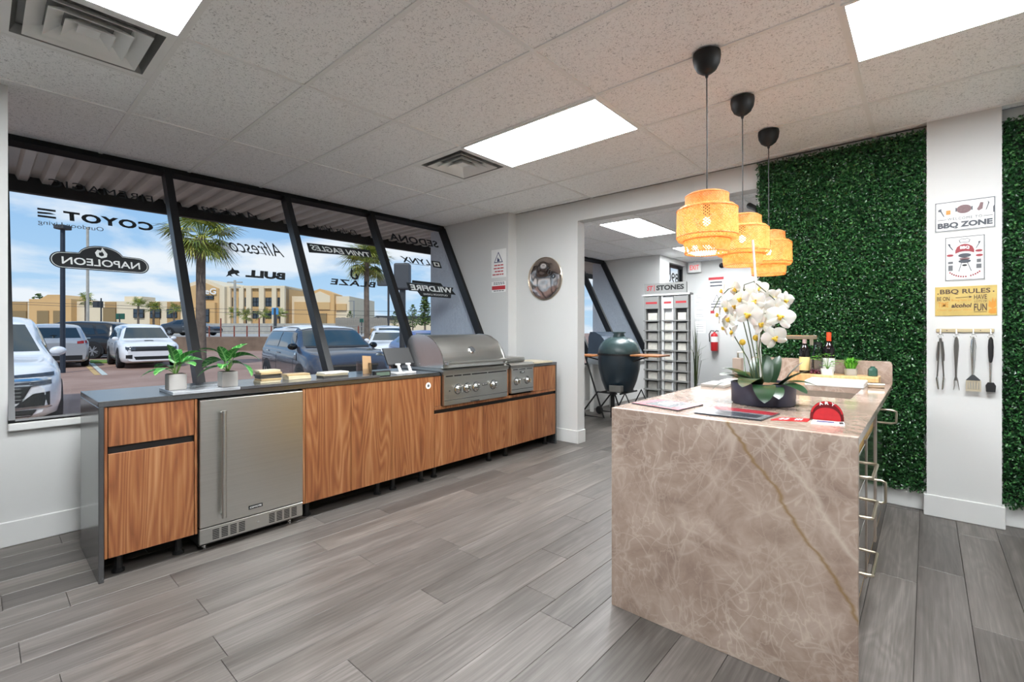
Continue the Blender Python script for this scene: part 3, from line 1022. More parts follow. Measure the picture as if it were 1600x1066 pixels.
# pole signs, seen from behind
def pole_sign(label, x, fw, ybase, box, r, mat, w3=0.35):
    zb = GZ if ybase is None else 0.75
    p = far(x, fw, zb)
    t = thing('pole_sign', label, 'sign', p)
    (x0, x1, y0, y1) = box
    a = (x0 - x) / FPX * fw
    b = (x1 - x) / FPX * fw
    z0, z1 = zfar(y1, fw) - zb, zfar(y0, fw) - zb
    MB().tube([(0, 0, 0), (0, 0, z1 - .05)], r, 10).build('sign_post', M['dark_grey'], t, world=False)
    oriented(MB().rbox(a, b, -w3 / 2, w3 / 2, z0, z1, 0.05)).build('sign_box', M[mat], t, world=False)
M['sign_grey'] = plain('sign box grey', '#4a4b4e', 0.6, var=0.06)
pole_sign('tall dark sign box on a thick post behind the last window', 629, 14, None, (617, 641, 412, 453), 0.09, 'sign_grey')
pole_sign('square grey sign box on a thin post before the cloudy sky', 607, 32, None, (590, 616, 429, 447), 0.07, 'sign_grey')
M['sign_green'] = plain('green sign', '#1f5546', 0.5)
M['sign_blue'] = plain('blue sign', '#4b8fc4', 0.5)
pole_sign('small green direction sign behind the black car', 187, 40, 520, (181, 195, 490, 499), 0.05, 'sign_green', 0.06)
pole_sign('blue and white roadside sign in front of the two storey building', 430, 56, 512, (425, 435, 481, 492), 0.18, 'sign_blue', 0.2)
pole_sign('round green roadside marker by the fence', 565, 48, 512, (562, 568, 498, 504), 0.05, 'sign_green', 0.05)

# ------------------------------------------------------------------ buildings across the street
M['tan'] = m_stucco('tan stucco', '#c5a06e', '#d0ad7c', 3, 0.1)
M['orange_tan'] = m_stucco('orange tan stucco', '#cda26c', '#d6b07c', 3, 0.1)
M['cream'] = m_stucco('cream stucco', '#d8c6a8', '#e1d2b7', 3, 0.1)
M['dark_tan'] = m_stucco('brown stucco', '#a98759', '#b39264', 3, 0.1)
M['dark_glass'] = plain('dark window glass', '#38424c', 0.12, var=0.1)
M['bronze'] = plain('roll-up door', '#8c7550', 0.6, var=0.05)
class Bld:
    """building drawn as a facade block: x in px at its distance, y in px"""
    def __init__(s, name, label, xm, fw, ybase, depth=14):
        s.fw = fw
        s.zb = 0.75
        s.t = thing(name, label, 'building', far(xm, fw, s.zb))
        s.xm = xm
        s.yb = ybase
        s.depth = depth
    def m(s, x): return (x - s.xm) / FPX * s.fw
    def h(s, y): return 0.0 if y >= s.yb - 0.5 else zfar(y, s.fw) - s.zb
    def box(s, nm, x0, x1, y0, y1, mat, out=0.0, back=None, parent=None):
        b = back if back is not None else s.depth
        return oriented(MB().box(s.m(x0), s.m(x1), -out, b, s.h(y1), s.h(y0))).build(nm, M[mat], parent or s.t, world=False)
    def poly(s, nm, pts, mat, out=0.0, back=None):
        b = back if back is not None else s.depth
        return oriented(MB().prism([(s.m(x), -out, s.h(y)) for x, y in pts], (0, b + out, 0))).build(nm, M[mat], s.t, world=False)
    def win(s, x0, x1, y0, y1, out=0.02, bars=2):
        f = s.box('window', x0, x1, y0, y1, 'black_metal', out + .05, 0.2)
        for i in range(bars):
            w_ = (x1 - x0) / bars
            for (ya, yb) in ((y0, (y0 + y1) / 2), ((y0 + y1) / 2, y1)):
                s.box('pane', x0 + w_ * i + .5, x0 + w_ * (i + 1) - .5, ya + .5, yb - .5, 'dark_glass', out + .08, 0.1, f)
# two storey office with a gabled entrance
b = Bld('office_building', 'two storey tan building with gabled entrance and dark windows', 390, 75, 512)
b.box('wall', 352, 447, 449, 512, 'tan')
b.poly('gable', [(296, 512), (296, 446), (327, 437), (358, 449), (358, 512)], 'cream', 1.2)
b.poly('gable_panel', [(303, 512), (303, 450), (328, 443), (350, 452), (350, 512)], 'tan', 1.35, 0.2)
for x0, x1 in ((357, 363), (376, 383), (387, 395), (407, 415), (427, 434), (440, 447)): b.box('pilaster', x0, x1, 448, 512, 'cream', 0.5, 1)
b.box('parapet', 352, 447, 447, 451, 'cream', 0.4)
for x0, x1 in ((358, 364), (373, 386), (395, 407), (415, 427), (434, 440)):
    b.win(x0, x1, 465, 479, 0.0)
    if x0 > 370: b.win(x0, x1, 486, 498, 0.0)
b.win(319, 343, 463, 469, 1.45, 3)
b.poly('entrance_canopy', [(306, 512), (306, 474), (348, 474), (348, 512)], 'orange_tan', 2.0, 0.4)
b.win(320, 340, 484, 504, 2.1, 3)
_p = far(320, 75 - 1.6, 0)
text('building_sign', 'eG', M['vinyl_white'], b.t, (_p.x, _p.y, zfar(460, 73.4)), rdir, (0, 0, 1), 1.75, 0.95, bold=0.02)
# left single storey garage building
g = Bld('garage_building', 'single storey tan building with brown panels and garage doors', 130, 78, 510)
g.box('wall', 12, 300, 471, 510, 'cream')
for x0, x1 in ((18, 43), (165, 182), (235, 250), (262, 282)): g.box('wall_panel', x0, x1, 472, 510, 'dark_tan', 0.15, 1)
g.box('entry_block', 55, 120, 468, 510, 'orange_tan', 1.0)
g.poly('hip_roof', [(68, 468), (80, 461), (98, 461), (110, 468)], 'tan', 0.6, 4)
g.box('roof_unit', 179, 207, 462, 470, 'cream', -2, 5)
for x0, x1, y0 in ((18, 43, 486), (68, 86, 486), (93, 108, 486), (163, 182, 481)): g.box('garage_door', x0, x1, y0, 510, 'bronze', 0.25 if x0 < 50 or x0 > 160 else 1.1, 1)
for x0, x1 in ((236, 252), (262, 278), (210, 226)): g.win(x0, x1, 483, 497, 0.2)
# right gabled garage building
r = Bld('gabled_garage', 'tan garage building with a gabled centre bay', 510, 77, 514)
r.box('wall', 449, 546, 463, 514, 'cream')
r.poly('gable', [(483, 514), (483, 459), (503, 452), (525, 460), (525, 514)], 'orange_tan', 0.8, 3)
r.poly('gable_panel', [(488, 480), (488, 463), (503, 456), (519, 463), (519, 480)], 'cream', 0.9, 0.2)
r.box('bay_panel', 461, 483, 472, 514, 'tan', 0.3, 1)
r.box('bay_panel', 488, 519, 473, 484, 'tan', 1.0, 1)
r.box('bay_panel', 526, 542, 475, 485, 'tan', 0.3, 1)
r.box('garage_door', 492, 514, 490, 514, 'bronze', 1.1, 1)
# far fence and low house beyond the palms
def m_fencewood():
    return plain('weathered fence board', '#8c857b', 0.9, var=0.15, scale=5)
M['fence'] = m_fencewood()
fx0, fx1, ffw = 524, 605, 58
fz0, fz1 = 0.75, zfar(497, ffw)
fen = thing('board_fence', 'weathered grey board fence beyond the street', 'fence', far((fx0 + fx1) / 2, ffw, fz0))
fl_ = (fx1 - fx0) / FPX * ffw
nb = 26
bmesh_board = oriented(MB().box(0.01, fl_ / nb - 0.01, -0.02, 0.02, 0, fz1 - fz0)).mesh('fence_board', M['fence'])
for i in range(nb):
    o = bpy.data.objects.new('fence_board', bmesh_board)
    COL.objects.link(o)
    o.parent = fen
    o.location = rdir * (-fl_ / 2 + fl_ * i / nb) + Vector((0, 0, random.uniform(0, .10)))
oriented(MB().box(-fl_ / 2, fl_ / 2, 0.02, 0.08, 0.5, 0.65)).build('fence_rail', M['fence'], fen, world=False)
h_ = Bld('low_house', 'low pale house with a dark roof behind the fence', 610, 80, 512, 8)
h_.box('wall', 578, 700, 498, 512, 'cream')
h_.poly('roof', [(574, 500), (590, 494), (690, 494), (704, 500)], 'dark_grey', 0.5, 8)
# guard rail along the bank
gr = thing('guard_rail', 'thin rail with rusty posts on top of the brown bank', 'railing', far(400, 34.5, 0.75))
def rl(x, z): return far(x, 34.5, z) 
MB().tube([rl(285, 1.5), rl(600, 1.5)], 0.03, 6).build('rail', M['grey_metal'], gr)
MB().tube([rl(285, 1.15), rl(600, 1.15)], 0.03, 6).build('rail', M['grey_metal'], gr)
M['rust'] = plain('rusty paint', '#8a4a3c', 0.8, var=0.15)
for x in (300, 327, 345, 366, 386, 405, 424, 445, 470, 500, 530, 560):
    MB().tube([rl(x, 0.75), rl(x, 1.55 if x not in (345, 405) else 2.1)], 0.05, 6).build('rail_post', M['rust'], gr)
# ------------------------------------------------------------------ cars
def m_paint(name, col, metal=0.0):
    return plain(name, col, 0.22, metal, var=0.02, Coat_Weight=0.6, Coat_Roughness=0.05)
M['car_white'] = m_paint('white car paint', '#e6e7ea')
M['car_black'] = m_paint('black car paint', '#15161a')
M['car_navy'] = m_paint('blue grey car paint', '#484a54', 0.2)
M['car_silver'] = m_paint('silver car paint', '#a9adb3', 0.3)
M['car_dark'] = m_paint('dark grey car paint', '#3c4045', 0.2)
M['car_blue'] = m_paint('blue car paint', '#2f4f8f', 0.1)
M['car_glass'] = plain('car glass', '#23292d', 0.03, var=0.05, IOR=1.6, Coat_Weight=0.5)
M['car_glass_pale'] = plain('windscreen glass', '#2c3634', 0.03, var=0.05, IOR=1.6, Coat_Weight=0.5)
M['car_trim'] = plain('black car trim', '#1b1c1e', 0.5, var=0.05)
M['head_lamp'] = plain('headlamp glass', '#c9ced3', 0.1, 0.3, var=0.1, scale=20)
M['dark_lamp'] = plain('smoked headlamp', '#4b4f55', 0.12, 0.2, var=0.2, scale=20)
M['tail_lamp'] = plain('red tail lamp', '#8c1f1f', 0.15, var=0.1)
M['alloy'] = plain('alloy wheel', '#a5a7aa', 0.3, 0.9, var=0.05)

def lerp_tab(tab, x):
    if x <= tab[0][0]: return tab[0][1]
    for (a, fa), (b, fb) in zip(tab, tab[1:]):
        if x <= b:
            u = (x - a) / (b - a)
            return fa + (fb - fa) * u
    return tab[-1][1]

def wheel(t, x, y, r, wdt, sgn, mats):
    tb = MB().lathe([(r * .62, -wdt / 2), (r * .93, -wdt / 2), (r, -wdt * .32), (r, wdt * .32), (r * .93, wdt / 2), (r * .62, wdt / 2)], (x, y, r), 28, 'Y')
    tire = tb.build('tyre', M['rubber'], t, world=False, smooth=True)
    rb = MB().lathe([(0.0, -.02), (r * .64, -.02), (r * .66, 0.0), (r * .60, 0.02), (r * .58, -.0)], (x, y + sgn * wdt * .40, r), 24, 'Y')
    rb.build('rim', M['dark_grey'], tire, world=False)
    sp = MB()
    for k in range(10):
        a = 2 * PI * k / 10 + (0.12 if k % 2 else -0.12)
        c, s = math.cos(a), math.sin(a)
        p = Vector((x, y + sgn * wdt * .46, r))
        d, e = Vector((c, 0, s)), Vector((-s, 0, c))
        sp.prism([p + d * r * .08 - e * .02, p + d * r * .62 - e * .016, p + d * r * .62 + e * .016, p + d * r * .08 + e * .02], (0, sgn * .012, 0))
    sp.lathe([(0.0, -.005), (.05, -.005), (.05, .02 * sgn), (0.0, .022 * sgn)], (x, y + sgn * wdt * .46, r), 12, 'Y')
    sp.build('spokes', M['alloy'], tire, world=False)

def car(label, loc, heading, paint, spec, roof_paint=None, group=None, detail=True):
    t = thing('parked_car', label, 'car', loc, heading, group=group)
    L, W = spec['L'], spec['W']
    top, belt = spec['top'], spec['belt']
    st = []
    N = 46
    xs_ = sorted(set([-L / 2 + L * i / N for i in range(N + 1)] + [-L / 2 + .02, -L / 2 + .05, L / 2 - .02, L / 2 - .05]))
    zb0 = spec.get('zb', 0.20)
    rings = []
    for x in xs_:
        zt, zl = lerp_tab(top, x), lerp_tab(belt, x)
        zl = min(zl, zt - 0.005)
        k = max(0.0, min(1.0, (zt - zl) / 0.40))
        ef = max(0.0, (x - (L / 2 - .55)) / .55)
        er = max(0.0, (-x - (L / 2 - .40)) / .40)
        e = max(ef, er)
        w_ = W * (1 - (0.20 if ef else 0.12) * e ** 2.2)
        zb = zb0 + 0.08 * e ** 3
        wr = w_ * (0.90 - (0.90 - spec.get('roofw', 0.74)) * k)
        h = zl - zb
        half = [(0, zb), (.80 * w_, zb), (.95 * w_, zb + .10 * h), (.995 * w_, zb + .35 * h), (1.0 * w_, zb + .62 * h), (.985 * w_, zl - .07 * h), (.945 * w_, zl),
                ((.945 * w_ + wr) / 2 + .01, (zl + zt - .07 * k) / 2), (wr, zt - .085 * k - .005), (wr * .93, zt - .035 * k), (wr * .72, zt - .008), (wr * .36, zt + .010), (0, zt + .016)]
        full = [(-y, z) for y, z in half] + [(y, z) for y, z in reversed(half[1:-1])]
        rings.append([Vector((x, y, z)) for y, z in full])
    n = len(rings[0])
    mb = MB()
    for rg in rings: mb.v += rg
    for i in range(len(rings) - 1):
        for j in range(n):
            mb.f.append((i * n + j, i * n + (j + 1) % n, (i + 1) * n + (j + 1) % n, (i + 1) * n + j))
    mb.f.append(tuple(range(n)))
    mb.f.append(tuple((len(rings) - 1) * n + j for j in range(n - 1, -1, -1)))
    body = mb.build('body', M[paint], t, world=False, smooth=50)
    bvh = BVHTree.FromPolygons([tuple(v) for v in mb.v], mb.f)
    AX = {'x+': (Vector((1, 0, 0)), lambda a, b: Vector((L, a, b))), 'x-': (Vector((-1, 0, 0)), lambda a, b: Vector((-L, a, b))),
          'y+': (Vector((0, 1, 0)), lambda a, b: Vector((a, 2 * W, b))), 'y-': (Vector((0, -1, 0)), lambda a, b: Vector((a, -2 * W, b))),
          'z+': (Vector((0, 0, 1)), lambda a, b: Vector((a, b, 5)))}
    def patch(nm, side, q, mat, off=0.006, nu=6, nv=4, parent=None, mirror=False):
        """quad q (four corners in the projected plane) laid onto the body from the given side"""
        d, mk = AX[side]
        pm_ = MB()
        sgns = (1, -1) if mirror else (1,)
        for sg in sgns:
            pts = []
            for i in range(nu + 1):
                for j in range(nv + 1):
                    u, v = i / nu, j / nv
                    a = (q[0][0] * (1 - u) + q[1][0] * u) * (1 - v) + (q[3][0] * (1 - u) + q[2][0] * u) * v
                    c = (q[0][1] * (1 - u) + q[1][1] * u) * (1 - v) + (q[3][1] * (1 - u) + q[2][1] * u) * v
                    p = mk(a * sg if side[0] in 'x' else a, c)
                    hit = bvh.ray_cast(p, -d)
                    if hit[0] is None:
                        pts.append(None)
                    else:
                        pts.append(hit[0] + hit[1] * off * (1 if hit[1].dot(d) > 0 else -1))
            b0 = len(pm_.v)
            idx = {}
            for kk, p in enumerate(pts):
                if p is not None:
                    idx[kk] = len(pm_.v)
                    pm_.v.append(p)
            for i in range(nu):
                for j in range(nv):
                    ks = [i * (nv + 1) + j, (i + 1) * (nv + 1) + j, (i + 1) * (nv + 1) + j + 1, i * (nv + 1) + j + 1]
                    if all(k_ in idx for k_ in ks): pm_.f.append(tuple(idx[k_] for k_ in ks))
        if not pm_.f: return None
        return pm_.build(nm, M[mat], parent or t, world=False, smooth=60)
    for f in spec['patches']:
        nm, side, q, mat = f[:4]
        kw = f[4] if len(f) > 4 else {}
        if side == 'y':
            for sd in ('y+', 'y-'): patch(nm, sd, q, mat, **kw)
        else:
            patch(nm, side, q, mat, **kw)
    if roof_paint:
        rt = spec['roofspan']
        patch('roof', 'z+', [(rt[0], -W * .69), (rt[1], -W * .69), (rt[1], W * .69), (rt[0], W * .69)], roof_paint, 0.012, 14, 8)
        for sd in ('y+', 'y-'): patch('roof_edge', sd, [(rt[0], rt[2]), (rt[1], rt[2]), (rt[1] - .02, rt[2] + .14), (rt[0] + .02, rt[2] + .14)], roof_paint, 0.009, 12, 3)
    r = spec['wr']
    for x in spec['wx']:
        for sg in (1, -1):
            arch = MB()
            pts = [Vector((x + (r + .07) * math.cos(a), sg * (W + .004), r + (r + .07) * math.sin(a))) for a in [R(-18 + 216 * i / 18) for i in range(19)]]
            arch.prism(pts, (0, -sg * 0.20, 0))
            arch.build('wheel_arch', M['car_trim'], t, world=False)
            wheel(t, x, sg * (W - .085), r, 0.22, sg, None)
    mx, mz = spec['mirror']
    for sg in (1, -1):
        MB().ball((mx, sg * (W * .93 + .075), mz), 0.105, 12, 8, (0.55, 1.0, 0.70)).build('door_mirror', M[spec.get('mirror_mat', paint)], t, world=False, smooth=True)
    return t

SUV_TOP = [(-2.33, .95), (-2.26, 1.18), (-2.02, 1.58), (-1.7, 1.66), (-.6, 1.70), (.1, 1.67), (.42, 1.58), (1.12, 1.10), (1.3, 1.05), (1.9, 1.0), (2.18, .93), (2.30, .80), (2.33, .70)]
SUV_BELT = [(-2.33, .93), (-1.9, 1.06), (0, 1.02), (1.1, 1.0), (1.3, .98), (2.1, .86), (2.33, .66)]
def suv_spec(front):
    P = [('side_window', 'y', [(-1.45, 1.10), (-.42, 1.08), (-.42, 1.53), (-1.25, 1.53)], 'car_glass'), ('side_window', 'y', [(-.34, 1.08), (.78, 1.07), (.36, 1.50), (-.34, 1.54)], 'car_glass'),
         ('quarter_window', 'y', [(-1.95, 1.16), (-1.55, 1.12), (-1.36, 1.53), (-1.75, 1.51)], 'car_glass'),
         ('windscreen', 'x+', [(-.72, 1.13), (.72, 1.13), (.56, 1.55), (-.56, 1.55)], 'car_glass_pale', dict(nu=10, nv=6)), ('rear_window', 'x-', [(-.66, 1.15), (.66, 1.15), (.54, 1.54), (-.54, 1.54)], 'car_glass', dict(nu=8, nv=4)),
         ('tail_lamp', 'x-', [(.55, .92), (.84, .95), (.84, 1.06), (.55, 1.02)], 'tail_lamp', dict(mirror=True)), ('rear_bumper', 'x-', [(-.7, .30), (.7, .30), (.7, .48), (-.7, .48)], 'car_trim'),
         ('door_seam', 'y', [(-.40, .38), (-.385, .38), (-.385, 1.05), (-.40, 1.05)], 'car_trim', dict(off=.003, nu=1)), ('door_seam', 'y', [(.80, .38), (.815, .38), (.815, 1.0), (.80, 1.0)], 'car_trim', dict(off=.003, nu=1)),
         ('sill_trim', 'y', [(-1.3, .22), (1.3, .22), (1.3, .34), (-1.3, .34)], 'car_trim'), ('door_handle', 'y', [(-.25, .90), (-.05, .90), (-.05, .93), (-.25, .93)], 'chrome', dict(off=.015)), ('door_handle', 'y', [(-1.3, .92), (-1.1, .92), (-1.1, .95), (-1.3, .95)], 'chrome', dict(off=.015))]
    return dict(L=4.66, W=.93, top=SUV_TOP, belt=SUV_BELT, wr=.36, wx=(-1.38, 1.36), mirror=(.80, 1.12), patches=P + front)
F_CROSS = [('grille', 'x+', [(-.50, .46), (.50, .46), (.62, .72), (-.62, .72)], 'car_trim', dict(nu=10)), ('chrome_bar', 'x+', [(-.80, .755), (.80, .755), (.80, .785), (-.80, .785)], 'chrome', dict(off=.014, nu=14, nv=1)),
           ('head_lamp', 'x+', [(.44, .66), (.80, .70), (.80, .75), (.44, .735)], 'dark_lamp', dict(mirror=True, off=.010, nu=8)), ('day_light', 'x+', [(.30, .80), (.83, .81), (.83, .86), (.30, .83)], 'dark_lamp', dict(mirror=True, off=.010, nu=8)),
           ('fog_pocket', 'x+', [(.42, .40), (.78, .40), (.78, .60), (.62, .58)], 'car_trim', dict(mirror=True, off=.009)), ('lower_trim', 'x+', [(-.6, .27), (.6, .27), (.66, .36), (-.66, .36)], 'car_trim', dict(off=.009)),
           ('lower_blade', 'x+', [(.40, .36), (.80, .385), (.78, .41), (.42, .40)], 'chrome', dict(mirror=True, off=.018))]
for zz in (.50, .55, .60, .65): F_CROSS.append(('grille_bar', 'x+', [(-.5, zz), (.5, zz), (.5, zz + .012), (-.5, zz + .012)], 'grey_metal', dict(off=.014, nu=8, nv=1)))
F_BOLD = [('grille', 'x+', [(-.74, .66), (.74, .66), (.78, .83), (-.78, .83)], 'car_trim', dict(nu=12)), ('head_lamp', 'x+', [(.50, .70), (.78, .71), (.79, .81), (.50, .80)], 'dark_lamp', dict(mirror=True, off=.012)),
          ('air_intake', 'x+', [(-.50, .34), (.50, .34), (.56, .46), (-.56, .46)], 'car_trim', dict(nu=10)), ('fog_pocket', 'x+', [(.60, .38), (.78, .40), (.78, .52), (.60, .53)], 'car_trim', dict(mirror=True, off=.009)),
          ('bonnet_scoop', 'z+', [(1.45, -.14), (1.75, -.14), (1.75, .14), (1.45, .14)], 'car_trim')]
SED_TOP = [(-2.3, .86), (-2.22, 1.02), (-1.75, 1.08), (-1.1, 1.36), (-.5, 1.44), (.1, 1.43), (.45, 1.34), (1.15, .98), (1.9, .88), (2.2, .78), (2.3, .62)]
SED_BELT = [(-2.3, .84), (-1.8, .98), (0, .94), (1.1, .92), (2.0, .78), (2.3, .58)]
SEDAN = dict(L=4.6, W=.91, top=SED_TOP, belt=SED_BELT, wr=.33, wx=(-1.36, 1.36), mirror=(.78, 1.02), patches=[
    ('side_window', 'y', [(-1.15, 1.01), (-.35, 1.0), (-.35, 1.33), (-.85, 1.32)], 'car_glass'), ('side_window', 'y', [(-.28, 1.0), (.80, .98), (.40, 1.26), (-.28, 1.33)], 'car_glass'),
    ('windscreen', 'x+', [(-.70, 1.02), (.70, 1.02), (.55, 1.34), (-.55, 1.34)], 'car_glass_pale', dict(nu=10, nv=6)), ('rear_window', 'x-', [(-.62, 1.10), (.62, 1.10), (.52, 1.34), (-.52, 1.34)], 'car_glass'),
    ('grille', 'x+', [(-.45, .40), (.45, .40), (.5, .60), (-.5, .60)], 'car_trim'), ('head_lamp', 'x+', [(.42, .62), (.80, .66), (.80, .74), (.42, .68)], 'dark_lamp', dict(mirror=True)),
    ('tail_lamp', 'x-', [(.45, .80), (.80, .82), (.80, .92), (.45, .90)], 'tail_lamp', dict(mirror=True)), ('door_seam', 'y', [(-.33, .3), (-.315, .3), (-.315, .97), (-.33, .97)], 'car_trim', dict(off=.003, nu=1)), ('sill_trim', 'y', [(-1.2, .21), (1.2, .21), (1.2, .27), (-1.2, .27)], 'car_trim')])
MINI_TOP = [(-2.13, .95), (-2.08, 1.14), (-1.92, 1.48), (-1.6, 1.545), (-.6, 1.57), (.35, 1.54), (.60, 1.47), (1.12, 1.10), (1.30, 1.05), (1.75, 1.0), (2.0, .92), (2.10, .80), (2.13, .68)]
MINI_BELT = [(-2.13, .93), (-1.9, 1.06), (0, 1.03), (1.1, 1.0), (1.3, .97), (2.0, .84), (2.13, .64)]
def circ(cy, cz, ry, rz):
    return [(cy - ry, cz - rz), (cy + ry, cz - rz), (cy + ry, cz + rz), (cy - ry, cz + rz)]
MINI = dict(L=4.27, W=.91, roofw=.76, top=MINI_TOP, belt=MINI_BELT, wr=.345, wx=(-1.34, 1.33), mirror=(.92, 1.10), mirror_mat='black_gloss', roofspan=(-1.98, .52, 1.44), patches=[
    ('side_window', 'y', [(-1.62, 1.08), (-.52, 1.07), (-.52, 1.42), (-1.45, 1.42)], 'car_glass'), ('side_window', 'y', [(-.44, 1.07), (.78, 1.06), (.50, 1.40), (-.44, 1.42)], 'car_glass'),
    ('windscreen', 'x+', [(-.74, 1.11), (.74, 1.11), (.62, 1.45), (-.62, 1.45)], 'car_glass_pale', dict(nu=12, nv=6)), ('rear_window', 'x-', [(-.62, 1.12), (.62, 1.12), (.54, 1.42), (-.54, 1.42)], 'car_glass'),
    ('grille', 'x+', [(-.40, .42), (.40, .42), (.48, .70), (-.48, .70)], 'car_trim', dict(nu=10)), ('chrome_ring', 'x+', [(-.50, .70), (.50, .70), (.49, .735), (-.49, .735)], 'chrome', dict(off=.014, nu=10, nv=1)), ('air_intake', 'x+', [(-.6, .27), (.6, .27), (.6, .36), (-.6, .36)], 'car_trim', dict(nu=10)),
    ('door_seam', 'y', [(-.50, .38), (-.485, .38), (-.485, 1.05), (-.50, 1.05)], 'car_trim', dict(off=.003, nu=1)), ('door_seam', 'y', [(.86, .38), (.875, .38), (.875, 1.0), (.86, 1.0)], 'car_trim', dict(off=.003, nu=1)),
    ('sill_trim', 'y', [(-1.3, .21), (1.3, .21), (1.3, .36), (-1.3, .36)], 'car_trim'), ('side_scuttle', 'y', [(.95, .84), (1.15, .80), (1.10, .94), (.98, .98)], 'chrome', dict(off=.012)),
    ('door_handle', 'y', [(-.36, .92), (-.16, .92), (-.16, .955), (-.36, .955)], 'chrome', dict(off=.02)), ('door_handle', 'y', [(-1.35, .94), (-1.15, .94), (-1.15, .975), (-1.35, .975)], 'chrome', dict(off=.02)),
    ('wiper_cowl', 'x+', [(-.72, 1.075), (.72, 1.075), (.72, 1.105), (-.72, 1.105)], 'car_trim', dict(nu=10, nv=1, off=.01))])

def facing(p, q):
    d = Vector(q) - Vector(p)
    return math.atan2(d.y, d.x)
# white crossover nose-on to the window
car('white crossover car parked nose-on right outside the first window', (-7.70, -0.07, GZ), R(-2), 'car_white', suv_spec(F_CROSS))
# white SUV with bonnet scoop
pf, prr = far(192, 17.6, GZ), far(171, 20.4, GZ)
hd = math.atan2(pf.y - prr.y, pf.x - prr.x)
side = Vector((-math.sin(hd), math.cos(hd), 0))
cc = (pf + prr) / 2 + side * 0.84
DUR = suv_spec(F_BOLD)
car('white sport utility car with black grille facing the shop', (cc.x, cc.y, GZ), hd, 'car_white', DUR)
# blue-grey hatch with white roof
c0 = Vector((-5.48, 4.37, GZ))
hm = R(-8)
fwd, lft = Vector((math.cos(hm), math.sin(hm), 0)), Vector((-math.sin(hm), math.cos(hm), 0))
cc = c0 - fwd * 1.85 + lft * 0.91
mini = car('blue-grey compact car with white roof parked outside the third window', (cc.x, cc.y, GZ), hm, 'car_navy', MINI, 'car_white')
for sg in (1, -1):      # round lamps in bright rings
    MB().lathe([(0.0, .035), (.10, .03), (.125, .0), (.125, -.14)], (2.03 - .06, sg * .60, .80), 24, 'X').build('head_lamp', M['dark_lamp'], mini, world=False, smooth=True)
    MB().lathe([(.118, .02), (.145, .018), (.15, -.06), (.12, -.10)], (2.03 - .06, sg * .60, .80), 24, 'X').build('lamp_ring', M['chrome'], mini, world=False, smooth=True)
p = far(112, 24.4, GZ)
BIG = suv_spec([])
car('long black sport utility car seen from the side behind the silver one', (p.x, p.y, GZ), facing(far(150, 23), far(60, 22.6)), 'car_black', BIG).scale = (1.16, 1.1, 1.12)
p = far(84, 19.4, GZ)
car('silver hatchback with blue reflections and its tail towards the white car', (p.x, p.y, GZ), R(178), 'car_silver', suv_spec([]))
p = far(300, 42, 0.75)
car('dark car driving on the street behind the palm trunk', (p.x, p.y, 0.75), facing(far(260, 42), far(340, 42)), 'car_dark', SEDAN)
p = far(606, 21, GZ)
car('white sedan parked behind the slender palm trunk', (p.x, p.y, GZ), R(-30), 'car_white', SEDAN)
p = far(606, 27.2, GZ)
car('white car parked in the row behind the white sedan', (p.x, p.y, GZ), R(-25), 'car_white', suv_spec(F_CROSS))
p = far(668, 17, GZ)
car('blue car parked next to the stucco fin', (p.x, p.y, GZ), R(-20), 'car_blue', SEDAN)
# ------------------------------------------------------------------ window counter
CX0, CX1, CT = 0.245, 0.8575, 0.91
ct = MB()
ct.rbox(CX0, CX1, 0.349, 2.540, CT - .03, CT, 0.002, 1)
ct.box(CX0, CX0 + .06, 2.540, 3.785, CT - .03, CT)
ct.box(CX0 + .06, CX1, 3.372, 3.412, CT - .03, CT)
ct.rbox(CX0, CX1, 3.785, 4.219, CT - .03, CT, 0.002, 1)
top = solo(ct, 'countertop', M['granite'], 'long polished black countertop running below the shop windows', 'countertop')
ROFF = Vector(top.location)
e1 = MB().rbox(CX0, CX1, 0.349, 0.371, 0, CT - .0305, 0.002, 1).build('end_panel', M['granite'], top)
e2 = MB().rbox(CX0, CX1, 4.197, 4.219, 0, CT - .0305, 0.002, 1).build('end_panel', M['granite'], top)
BZ, TZ = 0.112, 0.878
FX = 0.852
def cab(y0, y1, label):
    t = thing('base_cabinet', label, 'cabinet', ((CX0 + FX) / 2, (y0 + y1) / 2, 0), group=None)
    return t
def legs(t, y0, y1):
    for y in (y0 + .07, y1 - .07):
        for x in (0.36, 0.76):
            MB().lathe([(.028, 0), (.028, .012), (.018, .02), (.018, BZ - .004), (.03, BZ)], (x, y, 0), 12).build('leg', M['black'], t)
def carcass(t, y0, y1, ztop=TZ):
    mb = MB()
    mb.box(CX0 + .03, FX - .02, y0 + .001, y0 + .018, BZ, ztop)
    mb.box(CX0 + .03, FX - .02, y1 - .018, y1 - .001, BZ, ztop)
    mb.box(CX0 + .03, FX - .02, y0 + .018, y1 - .018, BZ, BZ + .018)
    mb.box(CX0 + .03, CX0 + .04, y0 + .018, y1 - .018, BZ + .018, ztop)
    mb.box(FX - .06, FX - .05, y0 + .018, y1 - .018, BZ + .018, ztop)
    mb.build('carcass', M['black'], t)
def front(t, nm, y0, y1, z0, z1, x=FX, g=0.0015):
    return MB().rbox(x - .018, x, y0 + g, y1 - g, z0 + g, z1 - g, 0.0012, 1).build(nm, M['walnut'], t)
c = cab(0.371, 0.776, 'walnut drawer and door cabinet at the open end of the window counter')
carcass(c, 0.371, 0.776)
legs(c, 0.371, 0.776)
front(c, 'stile', 0.371, 0.386, BZ, TZ)
front(c, 'stile', 0.760, 0.776, BZ, TZ)
front(c, 'drawer_front', 0.386, 0.760, 0.675, TZ)
front(c, 'door', 0.386, 0.760, BZ, 0.640)
MB().box(FX - .045, FX - .02, 0.386, 0.760, 0.630, 0.690).build('finger_groove', M['black'], c)
